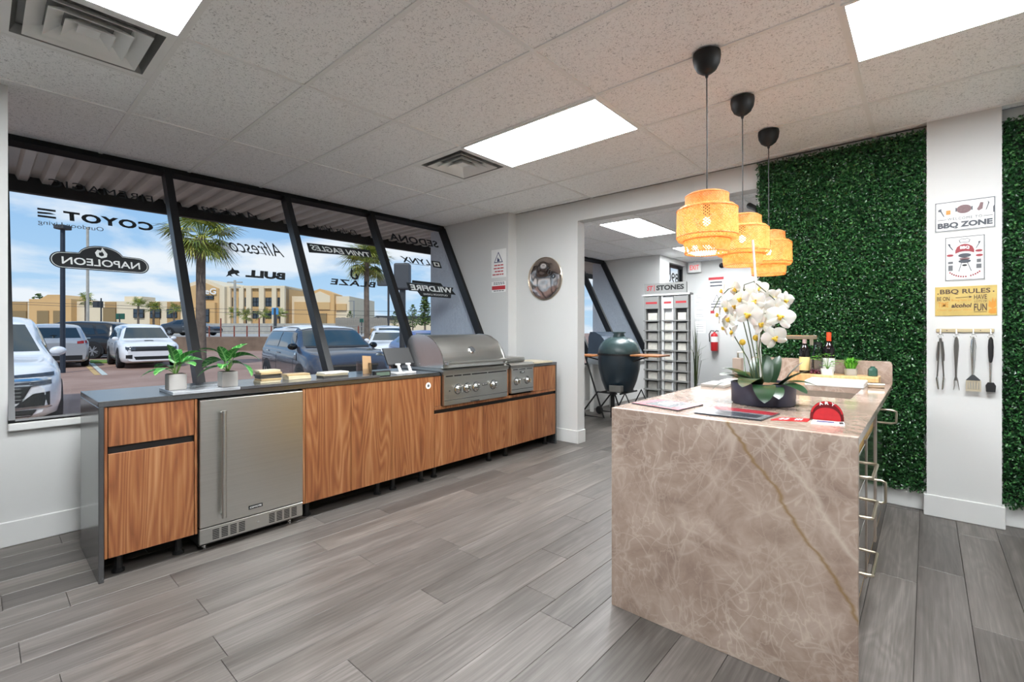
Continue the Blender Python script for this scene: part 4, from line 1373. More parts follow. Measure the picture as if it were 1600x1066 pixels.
c = cab(1.372, 2.066, 'wide walnut two door cabinet right beside the steel refrigerator')
carcass(c, 1.372, 2.066)
legs(c, 1.372, 2.066)
front(c, 'stile', 1.372, 1.392, BZ, TZ)
front(c, 'door', 1.392, 1.722, BZ, TZ)
front(c, 'door', 1.722, 2.066, BZ, TZ)
c = cab(2.066, 2.482, 'narrow walnut cabinet with a round white sticker')
carcass(c, 2.066, 2.482)
legs(c, 2.066, 2.482)
front(c, 'door', 2.066, 2.482, BZ, TZ)
st = MB().lathe([(0.0, .0016), (.026, .0016), (.027, 0)], (FX, 2.42, 0.805), 24, 'X').build('round_sticker', M['paper'], c)
MB().lathe([(0.0, .0022), (.012, .0022), (.012, .0016)], (FX, 2.42, 0.805), 16, 'X').build('sticker_print', M['ink_grey'], st)
c = cab(2.482, 4.197, 'long walnut cabinet carrying the built-in grill and side burner')
carcass(c, 2.482, 4.197, 0.60)
legs(c, 2.482, 3.3)
legs(c, 3.4, 4.197)
front(c, 'apron_panel', 2.482, 4.197, 0.590, 0.618)
front(c, 'apron_panel', 2.482, 2.556, 0.618, TZ)
front(c, 'apron_panel', 3.370, 3.418, 0.618, TZ)
front(c, 'apron_panel', 3.776, 4.197, 0.618, TZ)
MB().box(FX - .045, FX - .02, 2.482, 4.197, 0.540, 0.610).build('finger_groove', M['black'], c)
for y0, y1 in ((2.482, 3.06), (3.06, 3.766), (3.766, 4.197)): front(c, 'door', y0, y1, BZ, 0.560)

# refrigerator
f = thing('undercounter_fridge', 'stainless steel undercounter refrigerator with tall bar handle', 'refrigerator', (0.56, 1.074, 0))
Y0, Y1 = 0.781, 1.367
MB().box(0.29, 0.835, Y0 + .004, Y1 - .004, 0.03, 0.872).build('cabinet_body', M['black'], f)
MB().rbox(0.835, 0.872, Y0, Y1, 0.142, 0.868, 0.004, 2).build('door', M['steel'], f)
gb = MB().rbox(0.835, 0.868, Y0, Y1, 0.048, 0.136, 0.003, 1).build('kick_grille', M['steel'], f)
for g0 in (0.845, 1.155):
    for i in range(4):
        mb = MB()
        for j in range(6):
            mb.box(0.8675, 0.8690, g0 + i * .046, g0 + i * .046 + .034, 0.062 + j * .010, 0.068 + j * .010)
        mb.build('vent_slots', M['black'], gb)
MB().lathe([(0.0, .006), (.006, .006), (.007, 0)], (0.868, 1.09, 0.092), 12, 'X').build('lock', M['chrome'], gb)
hdl = MB().tube([(0.912, 0.892, 0.185), (0.912, 0.892, 0.802)], 0.0125, 16).build('handle', M['steel'], f, smooth=True)
for z in (0.20, 0.787): MB().tube([(0.872, 0.892, z), (0.905, 0.892, z)], 0.008, 10).build('handle_post', M['steel'], hdl, smooth=True)
bd = MB().box(0.872, 0.8745, 1.035, 1.115, 0.180, 0.202).build('brand_badge', M['ink'], f)
text('badge_lettering', 'COYOTE', M['vinyl_white'], f, (0.8752, 1.042, 0.186), (0, 1, 0), (0, 0, 1), 0.066, 0.010, bold=0.02)
for y in (Y0 + .04, Y1 - .06):
    for x in (.34, .80): MB().tube([(x, y, 0), (x, y, 0.05)], 0.014, 10).build('foot', M['chrome'], f)

# built-in gas grill
g = thing('built_in_grill', 'large stainless steel gas grill built into the counter', 'grill', (0.56, 2.963, 0.62))
GA, GB = 2.562, 3.364
MB().box(0.32, 0.84, GA + .01, GB - .01, 0.63, 0.925).build('firebox', M['dark_grey'], g)
pn = MB()
pn.rbox(0.845, 0.886, GA, GB, 0.622, 0.895, 0.004, 2)
pn.build('control_panel', M['steel'], g)
MB().prism([(0.886, GA - .012, 0.885), (0.892, GA - .012, 0.918), (0.845, GA - .012, 0.935), (0.30, GA - .012, 0.935), (0.30, GA - .012, 0.915), (0.845, GA - .012, 0.912), (0.872, GA - .012, 0.885)], (0, GB - GA + .024, 0)).build('top_trim', M['steel'], g)
for a, b in ((2.58, 2.66), (2.675, 2.76), (2.775, 2.87), (2.885, 3.08), (3.095, 3.345)):
    MB().box(0.8855, 0.8875, a, b, 0.866, 0.876).build('vent_slot', M['black'], g)
MB().box(0.8855, 0.8870, GA + .004, GB - .004, 0.662, 0.667).build('panel_seam', M['dark_grey'], g)
MB().box(0.8855, 0.8865, 2.87, 2.98, 0.624, 0.634).build('tray_grip', M['dark_grey'], g)
def knob(parent, y, z, x=0.886, r=0.031):
    k = MB().lathe([(r * 1.25, 0), (r * 1.25, .004), (r, .006), (r * .95, .026), (r * .8, .034), (0, .036)], (x, y, z), 20, 'X').build('knob', M['chrome'], parent, smooth=True)
    MB().rbox(x + .03, x + .052, y - .006, y + .006, z - r * .85, z + r * .85, .003, 1).build('knob_grip', M['chrome'], k)
    MB().lathe([(r * 1.45, 0), (r * 1.45, .002), (0, .0025)], (x, y, z), 20, 'X').build('knob_bezel', M['dark_grey'], k)
for y in (2.718, 2.825, 2.935, 3.162): knob(g, y, 0.753)
MB().tube([(0.886, 2.62, .745), (0.892, 2.62, .745)], .006, 10).build('igniter', M['dark_grey'], g)
MB().box(0.886, 0.889, 3.015, 3.085, 0.757, 0.776).build('brand_badge', M['ink'], g)
text('badge_lettering', 'COYOTE', M['vinyl_white'], g, (0.8895, 3.02, 0.762), (0, 1, 0), (0, 0, 1), 0.06, 0.009, bold=0.02)
# hood: quarter-barrel profile between two polished side plates
prof = [(0.862, 0.937), (0.862, 0.975), (0.850, 1.02), (0.822, 1.075), (0.780, 1.128), (0.725, 1.172), (0.660, 1.203), (0.590, 1.218), (0.50, 1.222), (0.42, 1.21), (0.37, 1.17), (0.35, 1.10), (0.345, 0.937)]
hm_ = MB()
hm_.prism([(x, GA + .012, z) for x, z in prof], (0, GB - GA - .024, 0))
hm_.build('hood', M['steel'], g, smooth=30)
for y in (GA + .006, GB - .018):
    sp = MB().prism([(x + (0.006 if z > .95 else 0), y, z + (.006 if z > .95 else 0)) for x, z in prof], (0, 0.012, 0))
    sp.build('hood_side_plate', M['chrome'], g, smooth=30)
MB().tube([(0.918, GA + .01, 0.982), (0.918, GB - .0, 0.982)], 0.0135, 16).build('hood_handle', M['steel'], g, smooth=True)
for y in (GA + .035, GB - .035): MB().rbox(0.850, 0.925, y - .02, y + .02, 0.966, 0.998, .006, 2).build('handle_bracket', M['chrome'], g)
MB().box(0.862, 0.872, GA + .02, GB - .02, 0.942, 0.962).build('hood_lip', M['grey_metal'], g)
th = MB().lathe([(0.0, .018), (.030, .018), (.038, .012), (.038, -.02)], (0, 0, 0), 24, 'X')
th.xf(Matrix.Translation((0.815, 2.945, 1.078)) @ Matrix.Rotation(R(-38), 4, 'Y'))
ther = th.build('thermometer', M['chrome'], g, smooth=True)
fd = MB().lathe([(0.0, .0215), (.031, .0205), (.031, .018)], (0, 0, 0), 24, 'X').xf(Matrix.Translation((0.815, 2.945, 1.078)) @ Matrix.Rotation(R(-38), 4, 'Y'))
fd.build('dial_face', M['dark_grey'], ther)

# side burner
b = thing('side_burner', 'small stainless steel side burner with two knobs next to the grill', 'side burner', (0.56, 3.596, 0.62))
SA, SB = 3.424, 3.770
MB().box(0.34, 0.84, SA + .01, SB - .01, 0.64, 0.915).build('burner_box', M['dark_grey'], b)
MB().rbox(0.845, 0.884, SA, SB, 0.638, 0.893, .004, 2).build('control_panel', M['steel'], b)
MB().prism([(0.884, SA - .01, 0.885), (0.890, SA - .01, 0.915), (0.86, SA - .01, 0.935), (0.32, SA - .01, 0.935), (0.32, SA - .01, 0.915), (0.86, SA - .01, 0.910), (0.87, SA - .01, 0.885)], (0, SB - SA + .02, 0)).build('top_trim', M['steel'], b)
MB().rbox(0.38, 0.80, SA + .02, SB - .03, 0.936, 0.988, .018, 3).build('lid', M['steel'], b, smooth=30)
MB().box(0.8835, 0.8850, SA + .004, SB - .004, 0.672, 0.677).build('panel_seam', M['dark_grey'], b)
for y in (3.50, 3.665): knob(b, y, 0.756, 0.884, 0.028)
MB().box(0.884, 0.8865, 3.555, 3.625, 0.833, 0.852).build('brand_badge', M['ink'], b)
text('badge_lettering', 'COYOTE', M['vinyl_white'], b, (0.887, 3.56, 0.838), (0, 1, 0), (0, 0, 1), 0.06, 0.009, bold=0.02)
for a, bb in ((3.45, 3.52), (3.54, 3.64), (3.66, 3.75)): MB().box(0.8835, 0.8850, a, bb, 0.868, 0.876).build('vent_slot', M['black'], b)

# sample slabs lying on the counter
M['slab_silver'] = plain('silver grey quartz', '#9fa2a6', 0.15, var=0.06, scale=30)
M['slab_dark'] = plain('dark grey quartz', '#4c4d50', 0.15, var=0.08, scale=40)
M['slab_cream'] = plain('cream stone', '#c9bfa6', 0.4, var=0.08, scale=20)
SL = 0.928
solo(MB().rbox(0.575, 0.866, 0.655, 0.993, CT, SL, .002, 1), 'sample_slab', M['slab_silver'], 'silver grey stone slab under the two small potted plants', 'stone slab')
solo(MB().rbox(0.48, 0.866, 0.995, 1.955, CT, SL, .002, 1), 'sample_slab', M['slab_dark'], 'long dark grey stone slab under the stacked stone samples', 'stone slab')
solo(MB().rbox(0.55, 0.85, 3.82, 4.15, CT, SL, .002, 1), 'sample_slab', M['slab_cream'], 'cream stone slab at the end of the counter past the side burner', 'stone slab')

# leafy pot plants: every leaf a part
def m_dief():
    t = NT('veined leaf')
    tcn = t.n('TexCoord')
    s = t.n('SeparateXYZ')
    t.link(tcn.outputs['Object'], s.inputs[0])
    ay = t.math('ABSOLUTE', s.outputs['Y'])
    wv = t.math('ADD', t.math('MULTIPLY', s.outputs['X'], 60.0), t.math('MULTIPLY', ay, -45.0))
    ribs = t.math('SINE', t.math('MULTIPLY', wv, 4.2))
    rib = t.ramp(ribs, [(0.75, (0, 0, 0, 1)), (1.0, (.8, .8, .8, 1))])
    mid = t.ramp(ay, [(0.0, (1, 1, 1, 1)), (0.002, (.7, .7, .7, 1)), (0.005, (0, 0, 0, 1))])
    f = t.mix(1.0, rib, mid, 'LIGHTEN')
    n = t.noise(t.coord(rnd=3.0), 20, 3)
    base = t.ramp(n, [(0.3, '#1f5a23'), (0.7, '#3d8a3a')])
    return t.set(t.mix(f, base, '#8fc476'), 0.35)
M['veined_leaf'] = m_dief()
M['stem_green'] = plain('green stem', '#5d7f3d', 0.5)
M['dark_leaf'] = plain('dark orchid leaf', '#1d3a20', 0.3, var=0.25, scale=14)
def leaf_mesh(L, Wd, droop, mat, fold=0.25, n=9, tipp=0.8):
    mb = MB()
    rows = []
    for i in range(n + 1):
        u = i / n
        w_ = Wd * (max(0.0, 1 - (2 * (0.03 + 0.97 * u ** tipp) - 1) ** 2)) ** .62 + 0.0012
        x = L * math.sin(droop * u) / droop if droop else L * u
        z = -L * (1 - math.cos(droop * u)) / droop if droop else 0
        rows.append([(x, -w_, z + w_ * fold), (x, -w_ * .5, z + w_ * fold * .35), (x, 0, z), (x, w_ * .5, z + w_ * fold * .35), (x, w_, z + w_ * fold)])
    for rr in rows: mb.v += [Vector(p) for p in rr]
    for i in range(n):
        for j in range(4): mb.f.append((i * 5 + j, (i + 1) * 5 + j, (i + 1) * 5 + j + 1, i * 5 + j + 1))
    return mb.mesh('leaf', mat, smooth=80)
def put(name, me, parent, loc, az, el, roll=0.0, sc=1.0):
    o = bpy.data.objects.new(name, me)
    COL.objects.link(o)
    o.parent = parent
    o.location = loc
    o.rotation_euler = (Matrix.Rotation(az, 3, 'Z') @ Matrix.Rotation(-el, 3, 'Y') @ Matrix.Rotation(roll, 3, 'X')).to_euler()
    o.scale = (sc, sc, sc)
    return o
M['planter'] = plain('grey planter', '#a5a29e', 0.6, var=0.04)
lf = [leaf_mesh(.135, .033, 0.9, M['veined_leaf']), leaf_mesh(.165, .040, 1.3, M['veined_leaf']), leaf_mesh(.115, .032, 0.5, M['veined_leaf'])]
def plant(x, y, label, seed, leaves):
    t = thing('potted_plant', label, 'potted plant', (x, y, SL), group='small plants on the window counter')
    s = 0.043
    pot = MB()
    pot.rbox(-s, s, -s, s, 0, .09, .004, 2)
    pot.build('planter', M['planter'], t, world=False)
    MB().box(-s + .006, s - .006, -s + .006, s - .006, .0895, .0915).build('soil', plain('soil', '#3b2f26', 0.95), t, world=False)
    rnd = random.Random(seed)
    for (az, el, k, h) in leaves:
        d = Vector((math.cos(R(az)), math.sin(R(az)), 0))
        p1 = d * .035 * math.cos(R(el)) + Vector((0, 0, .09 + h))
        MB().tube([d * .004 + Vector((0, 0, .088)), (d * .02 + Vector((0, 0, .09 + h * .6))), p1], [.003, .0026, .002], 6).build('stalk', M['stem_green'], t, world=False)
        put('leaf', lf[k], t, p1, R(az), R(el), rnd.uniform(-.4, .4))
plant(0.735, 0.700, 'small plant with pale green leaves in a grey square pot at the slab end', 1,
      [(-42, 75, 2, .07), (200, 25, 0, .03), (140, 50, 1, .05), (60, 55, 1, .07), (20, 25, 0, .05), (255, 10, 0, .025), (310, 15, 0, .03), (95, 30, 1, .06), (170, 60, 0, .06)])
plant(0.785, 0.950, 'small plant with dark spreading leaves in a grey square pot near the stone samples', 2,
      [(220, 60, 1, .07), (200, 20, 1, .06), (60, 30, 1, .08), (40, 5, 1, .05), (300, 70, 2, .06), (250, 0, 0, .03), (10, 55, 0, .08), (150, 40, 1, .07), (330, 20, 0, .04), (100, 60, 0, .09)])

# stacks of small stone samples
STN = {k: plain('stone sample ' + k, c_, 0.45, var=0.1, scale=25) for k, c_ in dict(cream='#cbbf9f', tan='#b39b72', dark='#4d4b46', grey='#a3a19b', white='#d6d2c8').items()}
def stack(x, y, w_, d_, mats, th_, tag_, rz=0.0):
    z = SL
    rnd = random.Random(int(y * 100))
    pos = ['bottom', 'second', 'third', 'fourth', 'fifth', 'sixth']
    for i, m in enumerate(mats):
        mb = MB().rbox(-w_ / 2, w_ / 2, -d_ / 2, d_ / 2, 0, th_, .0015, 1)
        o = mb.build('stone_sample', STN[m])
        o.location = (x + rnd.uniform(-.006, .006), y + rnd.uniform(-.006, .006), z)
        o.rotation_euler = (0, 0, rz + rnd.uniform(-.06, .06))
        top_ = 'topmost' if i == len(mats) - 1 else pos[i]
        tag(o, '%s stone sample tile, %s %s' % (m, top_ if top_ in ('topmost', 'bottom') else top_ + ' from below', tag_), 'stone sample', 'stone samples stacked on the counter')
        z += th_
stack(0.735, 1.20, .10, .13, ['cream', 'tan', 'dark', 'dark', 'tan', 'cream'], .0135, 'in the tall stack beside the plant')
stack(0.66, 1.42, .10, .155, ['cream', 'cream', 'tan'], .0125, 'in the low middle stack')
stack(0.71, 1.66, .11, .19, ['dark', 'cream', 'white'], .0125, 'in the wide stack by the card holder')

# acrylic card holder with a card
h = thing('card_holder', 'clear acrylic holder with a brown card', 'card holder', (0.68, 1.93, CT))
ah = MB()
ah.box(.64, .72, 1.885, 1.888, CT, CT + .10).box(.64, .72, 1.972, 1.975, CT, CT + .10).box(.64, .643, 1.888, 1.972, CT, CT + .12).box(.717, .72, 1.888, 1.972, CT, CT + .06).box(.64, .72, 1.885, 1.975, CT, CT + .003)
ah.build('acrylic_box', M['acrylic'], h)
M['kraft'] = plain('brown card', '#a98760', 0.7, var=0.08)
cardm = MB().box(-.0012, .0012, -.035, .04, 0, .155)
cardm.xf(Matrix.Translation((.69, 1.95, CT + .004)) @ Matrix.Rotation(R(-14), 4, 'Y') @ Matrix.Rotation(R(-6), 4, 'X'))
solo(cardm, 'brown_card', M['kraft'], 'brown printed card leaning in the clear holder', 'card')
MBx = MB().rbox(.80, .84, 1.925, 2.065, CT, CT + .045, .004, 2)
r_ = thing('desk_display', 'small black desk display with a greenish screen', 'display', (.82, 1.995, CT))
MBx.build('display_body', M['black'], r_)
MB().box(.8395, .8415, 1.937, 2.053, CT + .010, CT + .036).build('display_screen', plain('lcd', '#5d6f62', 0.3, var=0.1), r_)
# point of sale tablet on a white two-legged stand
p = thing('sales_tablet', 'black tablet on a white two legged stand beside the grill', 'tablet', (.66, 2.27, CT))
tab = MB().rbox(-.006, .006, -.13, .13, 0, .155, .005, 2)
tab.xf(Matrix.Translation((.715, 2.25, CT + .075)) @ Matrix.Rotation(R(-32), 4, 'Y'))
tab.build('tablet', M['black'], p)
for y in (2.21, 2.31):
    MB().tube([(.735, y + .02, CT + .012), (.722, y, CT + .080)], [.013, .011], 10).build('stand_leg', M['white_plastic'], p, smooth=True)
    MB().rbox(.712, .735, y - .022, y + .022, CT + .070, CT + .084, .004).build('clamp', M['white_plastic'], p)
MB().rbox(.60, .76, 2.17, 2.37, CT, CT + .014, .006).build('stand_base', M['white_plastic'], p)

# ------------------------------------------------------------------ things on the end wall
def signboard(name, label, x0, x1, y, z0, z1, mat, th=0.006, edge=None):
    t = thing(name, label, 'sign', ((x0 + x1) / 2, y, z0))
    MB().rbox(x0, x1, y - th, y, z0, z1, 0.006 if edge else 0.001, 2).build('sign_board', M[mat], t)
    if edge:
        e = 0.004
        mb = MB()
        mb.box(x0 + .004, x1 - .004, y - th - .001, y - th, z1 - .008, z1 - .008 + e).box(x0 + .004, x1 - .004, y - th - .001, y - th, z0 + .004, z0 + .004 + e)
        mb.box(x0 + .004, x0 + .004 + e, y - th - .001, y - th, z0 + .004, z1 - .004).box(x1 - .004 - e, x1 - .004, y - th - .001, y - th, z0 + .004, z1 - .004)
        mb.build('sign_border', M[edge], t)
    return t
XR, ZU = Vector((1, 0, 0)), Vector((0, 0, 1))
def poly_on(t, nm, y, pts, mat):
    MB().prism([(a, y, b_) for a, b_ in pts], (0, 0.0006, 0)).build(nm, M[mat], t)
def disc_on(t, nm, y, x, z, rx, rz, mat, n=20):
    poly_on(t, nm, y, [(x + rx * math.cos(2 * PI * i / n), z + rz * math.sin(2 * PI * i / n)) for i in range(n)], mat)
M['ink_navy'] = plain('navy ink', '#3a3f66', 0.6, var=0.03)
s1 = signboard('warning_poster', 'white poster with a blue triangle on the wall beside the window', -0.150, 0.095, Y_END, 1.915, 2.265, 'paper', 0.003)
yq = Y_END - .0042
for q in ([(-.03, 2.235), (-.105, 2.10), (.045, 2.10)],): poly_on(s1, 'printed_triangle', yq, q, 'ink_navy')
poly_on(s1, 'triangle_field', yq - .0008, [(-.03, 2.215), (-.088, 2.109), (.028, 2.109)], 'paper')
poly_on(s1, 'printed_figures', yq - .0016, [(-.05, 2.112), (-.045, 2.16), (-.035, 2.165), (-.028, 2.14), (-.015, 2.15), (-.006, 2.112)], 'ink_navy')
rb_ = MB()
for k_, (a, b_) in enumerate(((-.10, .06), (-.11, .06), (-.09, .05), (-.13, .07))):
    zz = 2.06 - k_ * .038
    x = a
    while x < b_ - .03:
        wd = random.uniform(.025, .055)
        rb_.box(x, min(b_, x + wd), yq, yq + .0006, zz, zz + .014)
        x += wd + .008
rb_.build('printed_lines', M['ink_red'], s1)
s2 = signboard('notice_poster', 'small white notice with a red band below the triangle poster', -0.145, 0.09, Y_END, 1.735, 1.865, 'paper', 0.003)
poly_on(s2, 'red_band', yq, [(-.14, 1.765), (.085, 1.765), (.085, 1.812), (-.14, 1.812)], 'ink_red')
lb_ = MB()
for zz, mt in ((1.828, 0), (1.846, 0), (1.745, 0)):
    x = -.11
    while x < .05:
        wd = random.uniform(.02, .04)
        lb_.box(x, x + wd, yq, yq + .0006, zz, zz + .010)
        x += wd + .008
lb_.build('printed_lines', M['ink_grey'], s2)

pl = thing('wall_disc', 'round polished metal disc hung on the white wall', 'wall disc', (0.585, WY, 1.62))
def m_disc():
    t = NT('dented polished metal')
    n_ = t.noise(t.coord((1, 1, 1)), 4.0, 1)
    t.bump(n_, 0.55, 0.06)
    return t.set('#d8c8be', 0.12, 1.0)
M['disc'] = m_disc()
rw = 0.247
mb = MB()
pr_ = [(0.0, -.030), (.08, -.029), (.15, -.026), (.20, -.022), (rw - .012, -.016), (rw, -.010), (rw, 0.0)]
mb.lathe(pr_, (0.585, WY, 1.87), 48, 'Y')
mb.build('disc', M['disc'], pl, smooth=60)
MB().tube([(0.585 + rw * math.cos(a), WY - .012, 1.87 + rw * math.sin(a)) for a in [2 * PI * i / 48 for i in range(48)]], 0.006, 6, closed=True).build('disc_rim', M['nickel'], pl, smooth=True)
for ch, x, z in (('Y', .60, 1.985), ('U', .635, 1.94), ('O', .685, 1.895)):
    text('disc_lettering', ch, M['dark_grey'], pl, (x, WY - .034, z - .02), Vector((.8, 0, -.5)), Vector((.5, 0, .8)), .05, .055, bold=.03)

# spotlight on the jamb of the opening
sp = thing('spotlight', 'small black spotlight fixed at the edge of the green wall', 'spotlight', (2.862, WY + .07, 2.25))
MB().box(2.866, 2.8705, WY + .045, WY + .095, 2.22, 2.30).build('spot_base', M['black'], sp)
MB().tube([(2.868, WY + .07, 2.26), (2.845, WY + .05, 2.285), (2.838, WY + .04, 2.31)], .009, 8).build('spot_arm', M['black'], sp)
MB().tube([(2.868, WY - .01, 2.295), (2.775, WY + .09, 2.365)], [.020, .026], 14).build('spot_head', M['black'], sp, smooth=True)

# ------------------------------------------------------------------ green walls
def green_wall(x0, x1, z0, z1, label, n):
    t = thing('green_wall', label, 'green wall', ((x0 + x1) / 2, WY, z0), group='artificial boxwood panels on the end wall')
    MB().box(x0 + .01, x1 - .01, WY - .025, WY, z0 + .02, z1 - .01).build('backing_mat', M['hedge_back'], t)
    rnd = random.Random(int(x0 * 100))
    mb = MB()
    for i in range(n):
        x, z = rnd.uniform(x0, x1), rnd.uniform(z0, z1)
        dpt = 0.022 + 0.038 * rnd.random() ** .8
        c_ = Vector((x, WY - dpt, z))
        d_ = Vector((rnd.gauss(0, 1), -abs(rnd.gauss(0.55, .45)), rnd.gauss(-.05, 1))).normalized()
        L_ = rnd.uniform(.016, .026)
        s_ = d_.cross(Vector((rnd.gauss(0, 1), rnd.gauss(0, 1), rnd.gauss(0, 1)))).normalized() * L_ * .30
        nn = d_.cross(s_).normalized() * L_ * .08
        a = c_
        m_ = c_ + d_ * L_ * .55
        mb.add([a, m_ - s_ + nn, c_ + d_ * L_, m_ + s_ + nn], [(0, 1, 2), (0, 2, 3)])
    mb.build('leaf_cover', M['hedge'], t, kind='stuff')
green_wall(2.875, 3.945, 0.135, 2.665, 'large green leaf wall between the opening and the white pier', 60000)
green_wall(4.315, 5.60, 0.135, 2.62, 'green leaf wall on the far side of the white pier', 55000)
# ------------------------------------------------------------------ pendant lamps
def shade_mesh():
    prof = []
    def seg(r0, z0, r1, z1, n):
        for i in range(n):
            u = i / n
            prof.append((r0 + (r1 - r0) * u, z0 + (z1 - z0) * u))
    seg(.030, .308, .088, .308, 3)
    seg(.088, .308, .104, .296, 2)
    seg(.104, .296, .106, .235, 5)
    seg(.106, .235, .132, .238, 2)
    seg(.132, .238, .146, .222, 2)
    seg(.146, .222, .148, .085, 10)
    seg(.148, .085, .140, .068, 2)
    seg(.140, .068, .112, .066, 2)
    seg(.112, .066, .109, .010, 5)
    prof.append((.106, .0))
    ln = [0.0]
    for (a, b_), (c_, d_) in zip(prof, prof[1:]): ln.append(ln[-1] + math.hypot(c_ - a, d_ - b_))
    mb = MB()
    N = 54
    hw = 0.0030
    for sg in (1, -1):
        for k in range(N):
            base = len(mb.v)
            for (r_, z_), s_ in zip(prof, ln):
                a = 2 * PI * k / N + sg * s_ / 0.125
                rr = r_ + sg * 0.0008
                da = hw * 1.35 / max(rr, .03)
                for e in (-da, da):
                    mb.v.append(Vector((rr * math.cos(a + e), rr * math.sin(a + e), z_)))
            for i in range(len(prof) - 1):
                b0 = base + 2 * i
                mb.f.append((b0, b0 + 1, b0 + 3, b0 + 2))
    return mb, prof
SHM, SPROF = shade_mesh()
shade_me = SHM.mesh('lamp_shade', M['bamboo'])
rimm = MB()
for r_, z_ in ((.104, .296), (.106, .236), (.147, .222), (.148, .085), (.112, .066), (.106, .002)):
    rimm.tube([(r_ * math.cos(2 * PI * i / 40), r_ * math.sin(2 * PI * i / 40), z_) for i in range(40)], .0028, 6, closed=True)
rim_me = rimm.mesh('shade_rim', M['bamboo'], smooth=True)
PLB = ['bamboo pendant lamp above the near end of the island', 'middle of the three bamboo pendant lamps', 'bamboo pendant lamp nearest the green wall']
for y, lb in zip((2.434, 3.059, 3.696), PLB):
    t = thing('pendant_lamp', lb, 'pendant lamp', (3.100, y, 1.662), group='bamboo pendants over the island')
    c_ = CEIL - 1.662 - .005
    MB().lathe([(.0, c_), (.066, c_), (.068, c_ - .02), (.063, c_ - .055), (.048, c_ - .085), (.026, c_ - .102), (.010, c_ - .108), (.006, c_ - .125)], (0, 0, 0), 28).build('canopy', M['black'], t, world=False, smooth=60)
    MB().tube([(0, 0, c_ - .12), (.002, 0, c_ - .5), (0, 0, .25)], .0032, 8).build('cord', M['black'], t, world=False)
    for nm, me in (('lamp_shade', shade_me), ('shade_rim', rim_me)):
        o = bpy.data.objects.new(nm, me)
        COL.objects.link(o)
        o.parent = t
    MB().tube([(0, 0, .20), (0, 0, .26)], .018, 12).build('socket', M['black'], t, world=False)
    MB().ball((0, 0, .165), .019, 14, 10, (1, 1, 1.25)).build('bulb', M['bulb'], t, world=False, smooth=True)
    ld = bpy.data.lights.new('pendant_glow', 'POINT')
    ld.energy = 1.9
    ld.color = (1.0, 0.58, 0.27)
    ld.shadow_soft_size = 0.03
    lo = bpy.data.objects.new('pendant_glow', ld)
    COL.objects.link(lo)
    lo.parent = t
    lo.location = (0, 0, .11)

# ------------------------------------------------------------------ island
IX0, IX1, IY0, IY1 = 2.858, 3.780, 1.886, 3.95
SX0, SX1, SY0, SY1 = 3.16, 3.655, 2.93, 3.49
isl = thing('kitchen_island', 'island clad in taupe veined stone with a polished stone top', 'island', ((IX0 + IX1) / 2, (IY0 + IY1) / 2, 0))
fp = MB().rbox(0, IX1 - IX0, 0, 0.025, 0, CT - .0005, .0015, 1)
o = fp.build('waterfall_slab', M['quartzite'], isl, world=False)
o.location = Vector((IX0, IY0, 0)) - root_loc(isl)
tp = MB()
tp.box(IX0, IX1, IY0 + .0255, SY0, CT - .03, CT).box(IX0, SX0, SY0, SY1, CT - .03, CT).box(SX1, IX1, SY0, SY1, CT - .03, CT).box(IX0, IX1, SY1, IY1, CT - .03, CT)
tp.build('stone_top', M['quartz_top'], isl)
bsp = [(IX0 + .06, CT), (IX1, CT), (IX1, CT + .125), (IX1 - .006, CT + .142), (IX1 - .02, CT + .148), (IX0 + .06, CT + .148)]
MB().prism([(x, IY1 - .002, z) for x, z in bsp], (0, 0.026, 0)).build('splashback', M['quartz_back'], isl)
cb = MB()
cb.box(IX0 + .02, IX0 + .04, IY0 + .026, IY1, 0.06, CT - .03)
cb.box(IX0 + .04, 3.70, IY1 - .02, IY1, 0.06, CT - .03)
cb.box(IX0 + .04, 3.70, IY0 + .026, IY1 - .02, 0.06, 0.08)
cb.build('carcass', M['yellowwood'], isl)
MB().box(3.700, 3.720, IY0 + .026, IY1, 0.05, CT - .03).build('face_panel', M['yellowwood'], isl)
MB().box(IX0 + .08, 3.66, IY0 + .06, IY1 - .04, 0.0, 0.06).build('plinth', M['dark_grey'], isl)
M['mirror_steel'] = plain('polished stainless steel', '#bdbcb8', 0.10, 1.0, var=0.03)
M['taupe'] = plain('taupe frame', '#8d7f74', 0.45, var=0.05)
def pull(parent, y0, y1, z0, z1, x=3.728, out=0.052):
    """bent tube pull from (y0,z0) to (y1,z1)"""
    a, b_ = Vector((x, y0, z0)), Vector((x, y1, z1))
    d_ = (b_ - a).normalized() * .018
    X_ = Vector((out, 0, 0))
    MB().tube([a, a + X_ * .72, a + X_ + d_ * .4, a + X_ + d_ * 1.4, b_ + X_ - d_ * 1.4, b_ + X_ - d_ * .4, b_ + X_ * .72, b_], .0068, 10).build('pull_handle', M['nickel'], parent, smooth=True)
def unit(y0, y1, z0, z1, nm='drawer'):
    return MB().rbox(3.7205, 3.7285, y0, y1, z0, z1, .002, 1).build(nm, M['mirror_steel'], isl)
for z0, z1 in ((.56, .72), (.37, .55), (.10, .36)):
    d_ = unit(1.95, 2.80, z0, z1)
    pull(d_, 2.43, 2.70, z1 - .075 if z1 > .4 else z1 - .125, z1 - .075 if z1 > .4 else z1 - .125)
MB().box(3.7205, 3.732, 2.805, 2.845, .06, .73).build('frame_post', M['taupe'], isl)
d_ = unit(2.85, 3.32, .10, .72, 'door')
pull(d_, 3.19, 3.19, .33, .45, out=.056)
MB().box(3.7205, 3.734, 3.325, 3.40, .06, .86).build('frame_post', M['taupe'], isl)
d_ = unit(3.42, 3.92, .10, .80, 'door')
pull(d_, 3.62, 3.62, .70, .78, out=.085)
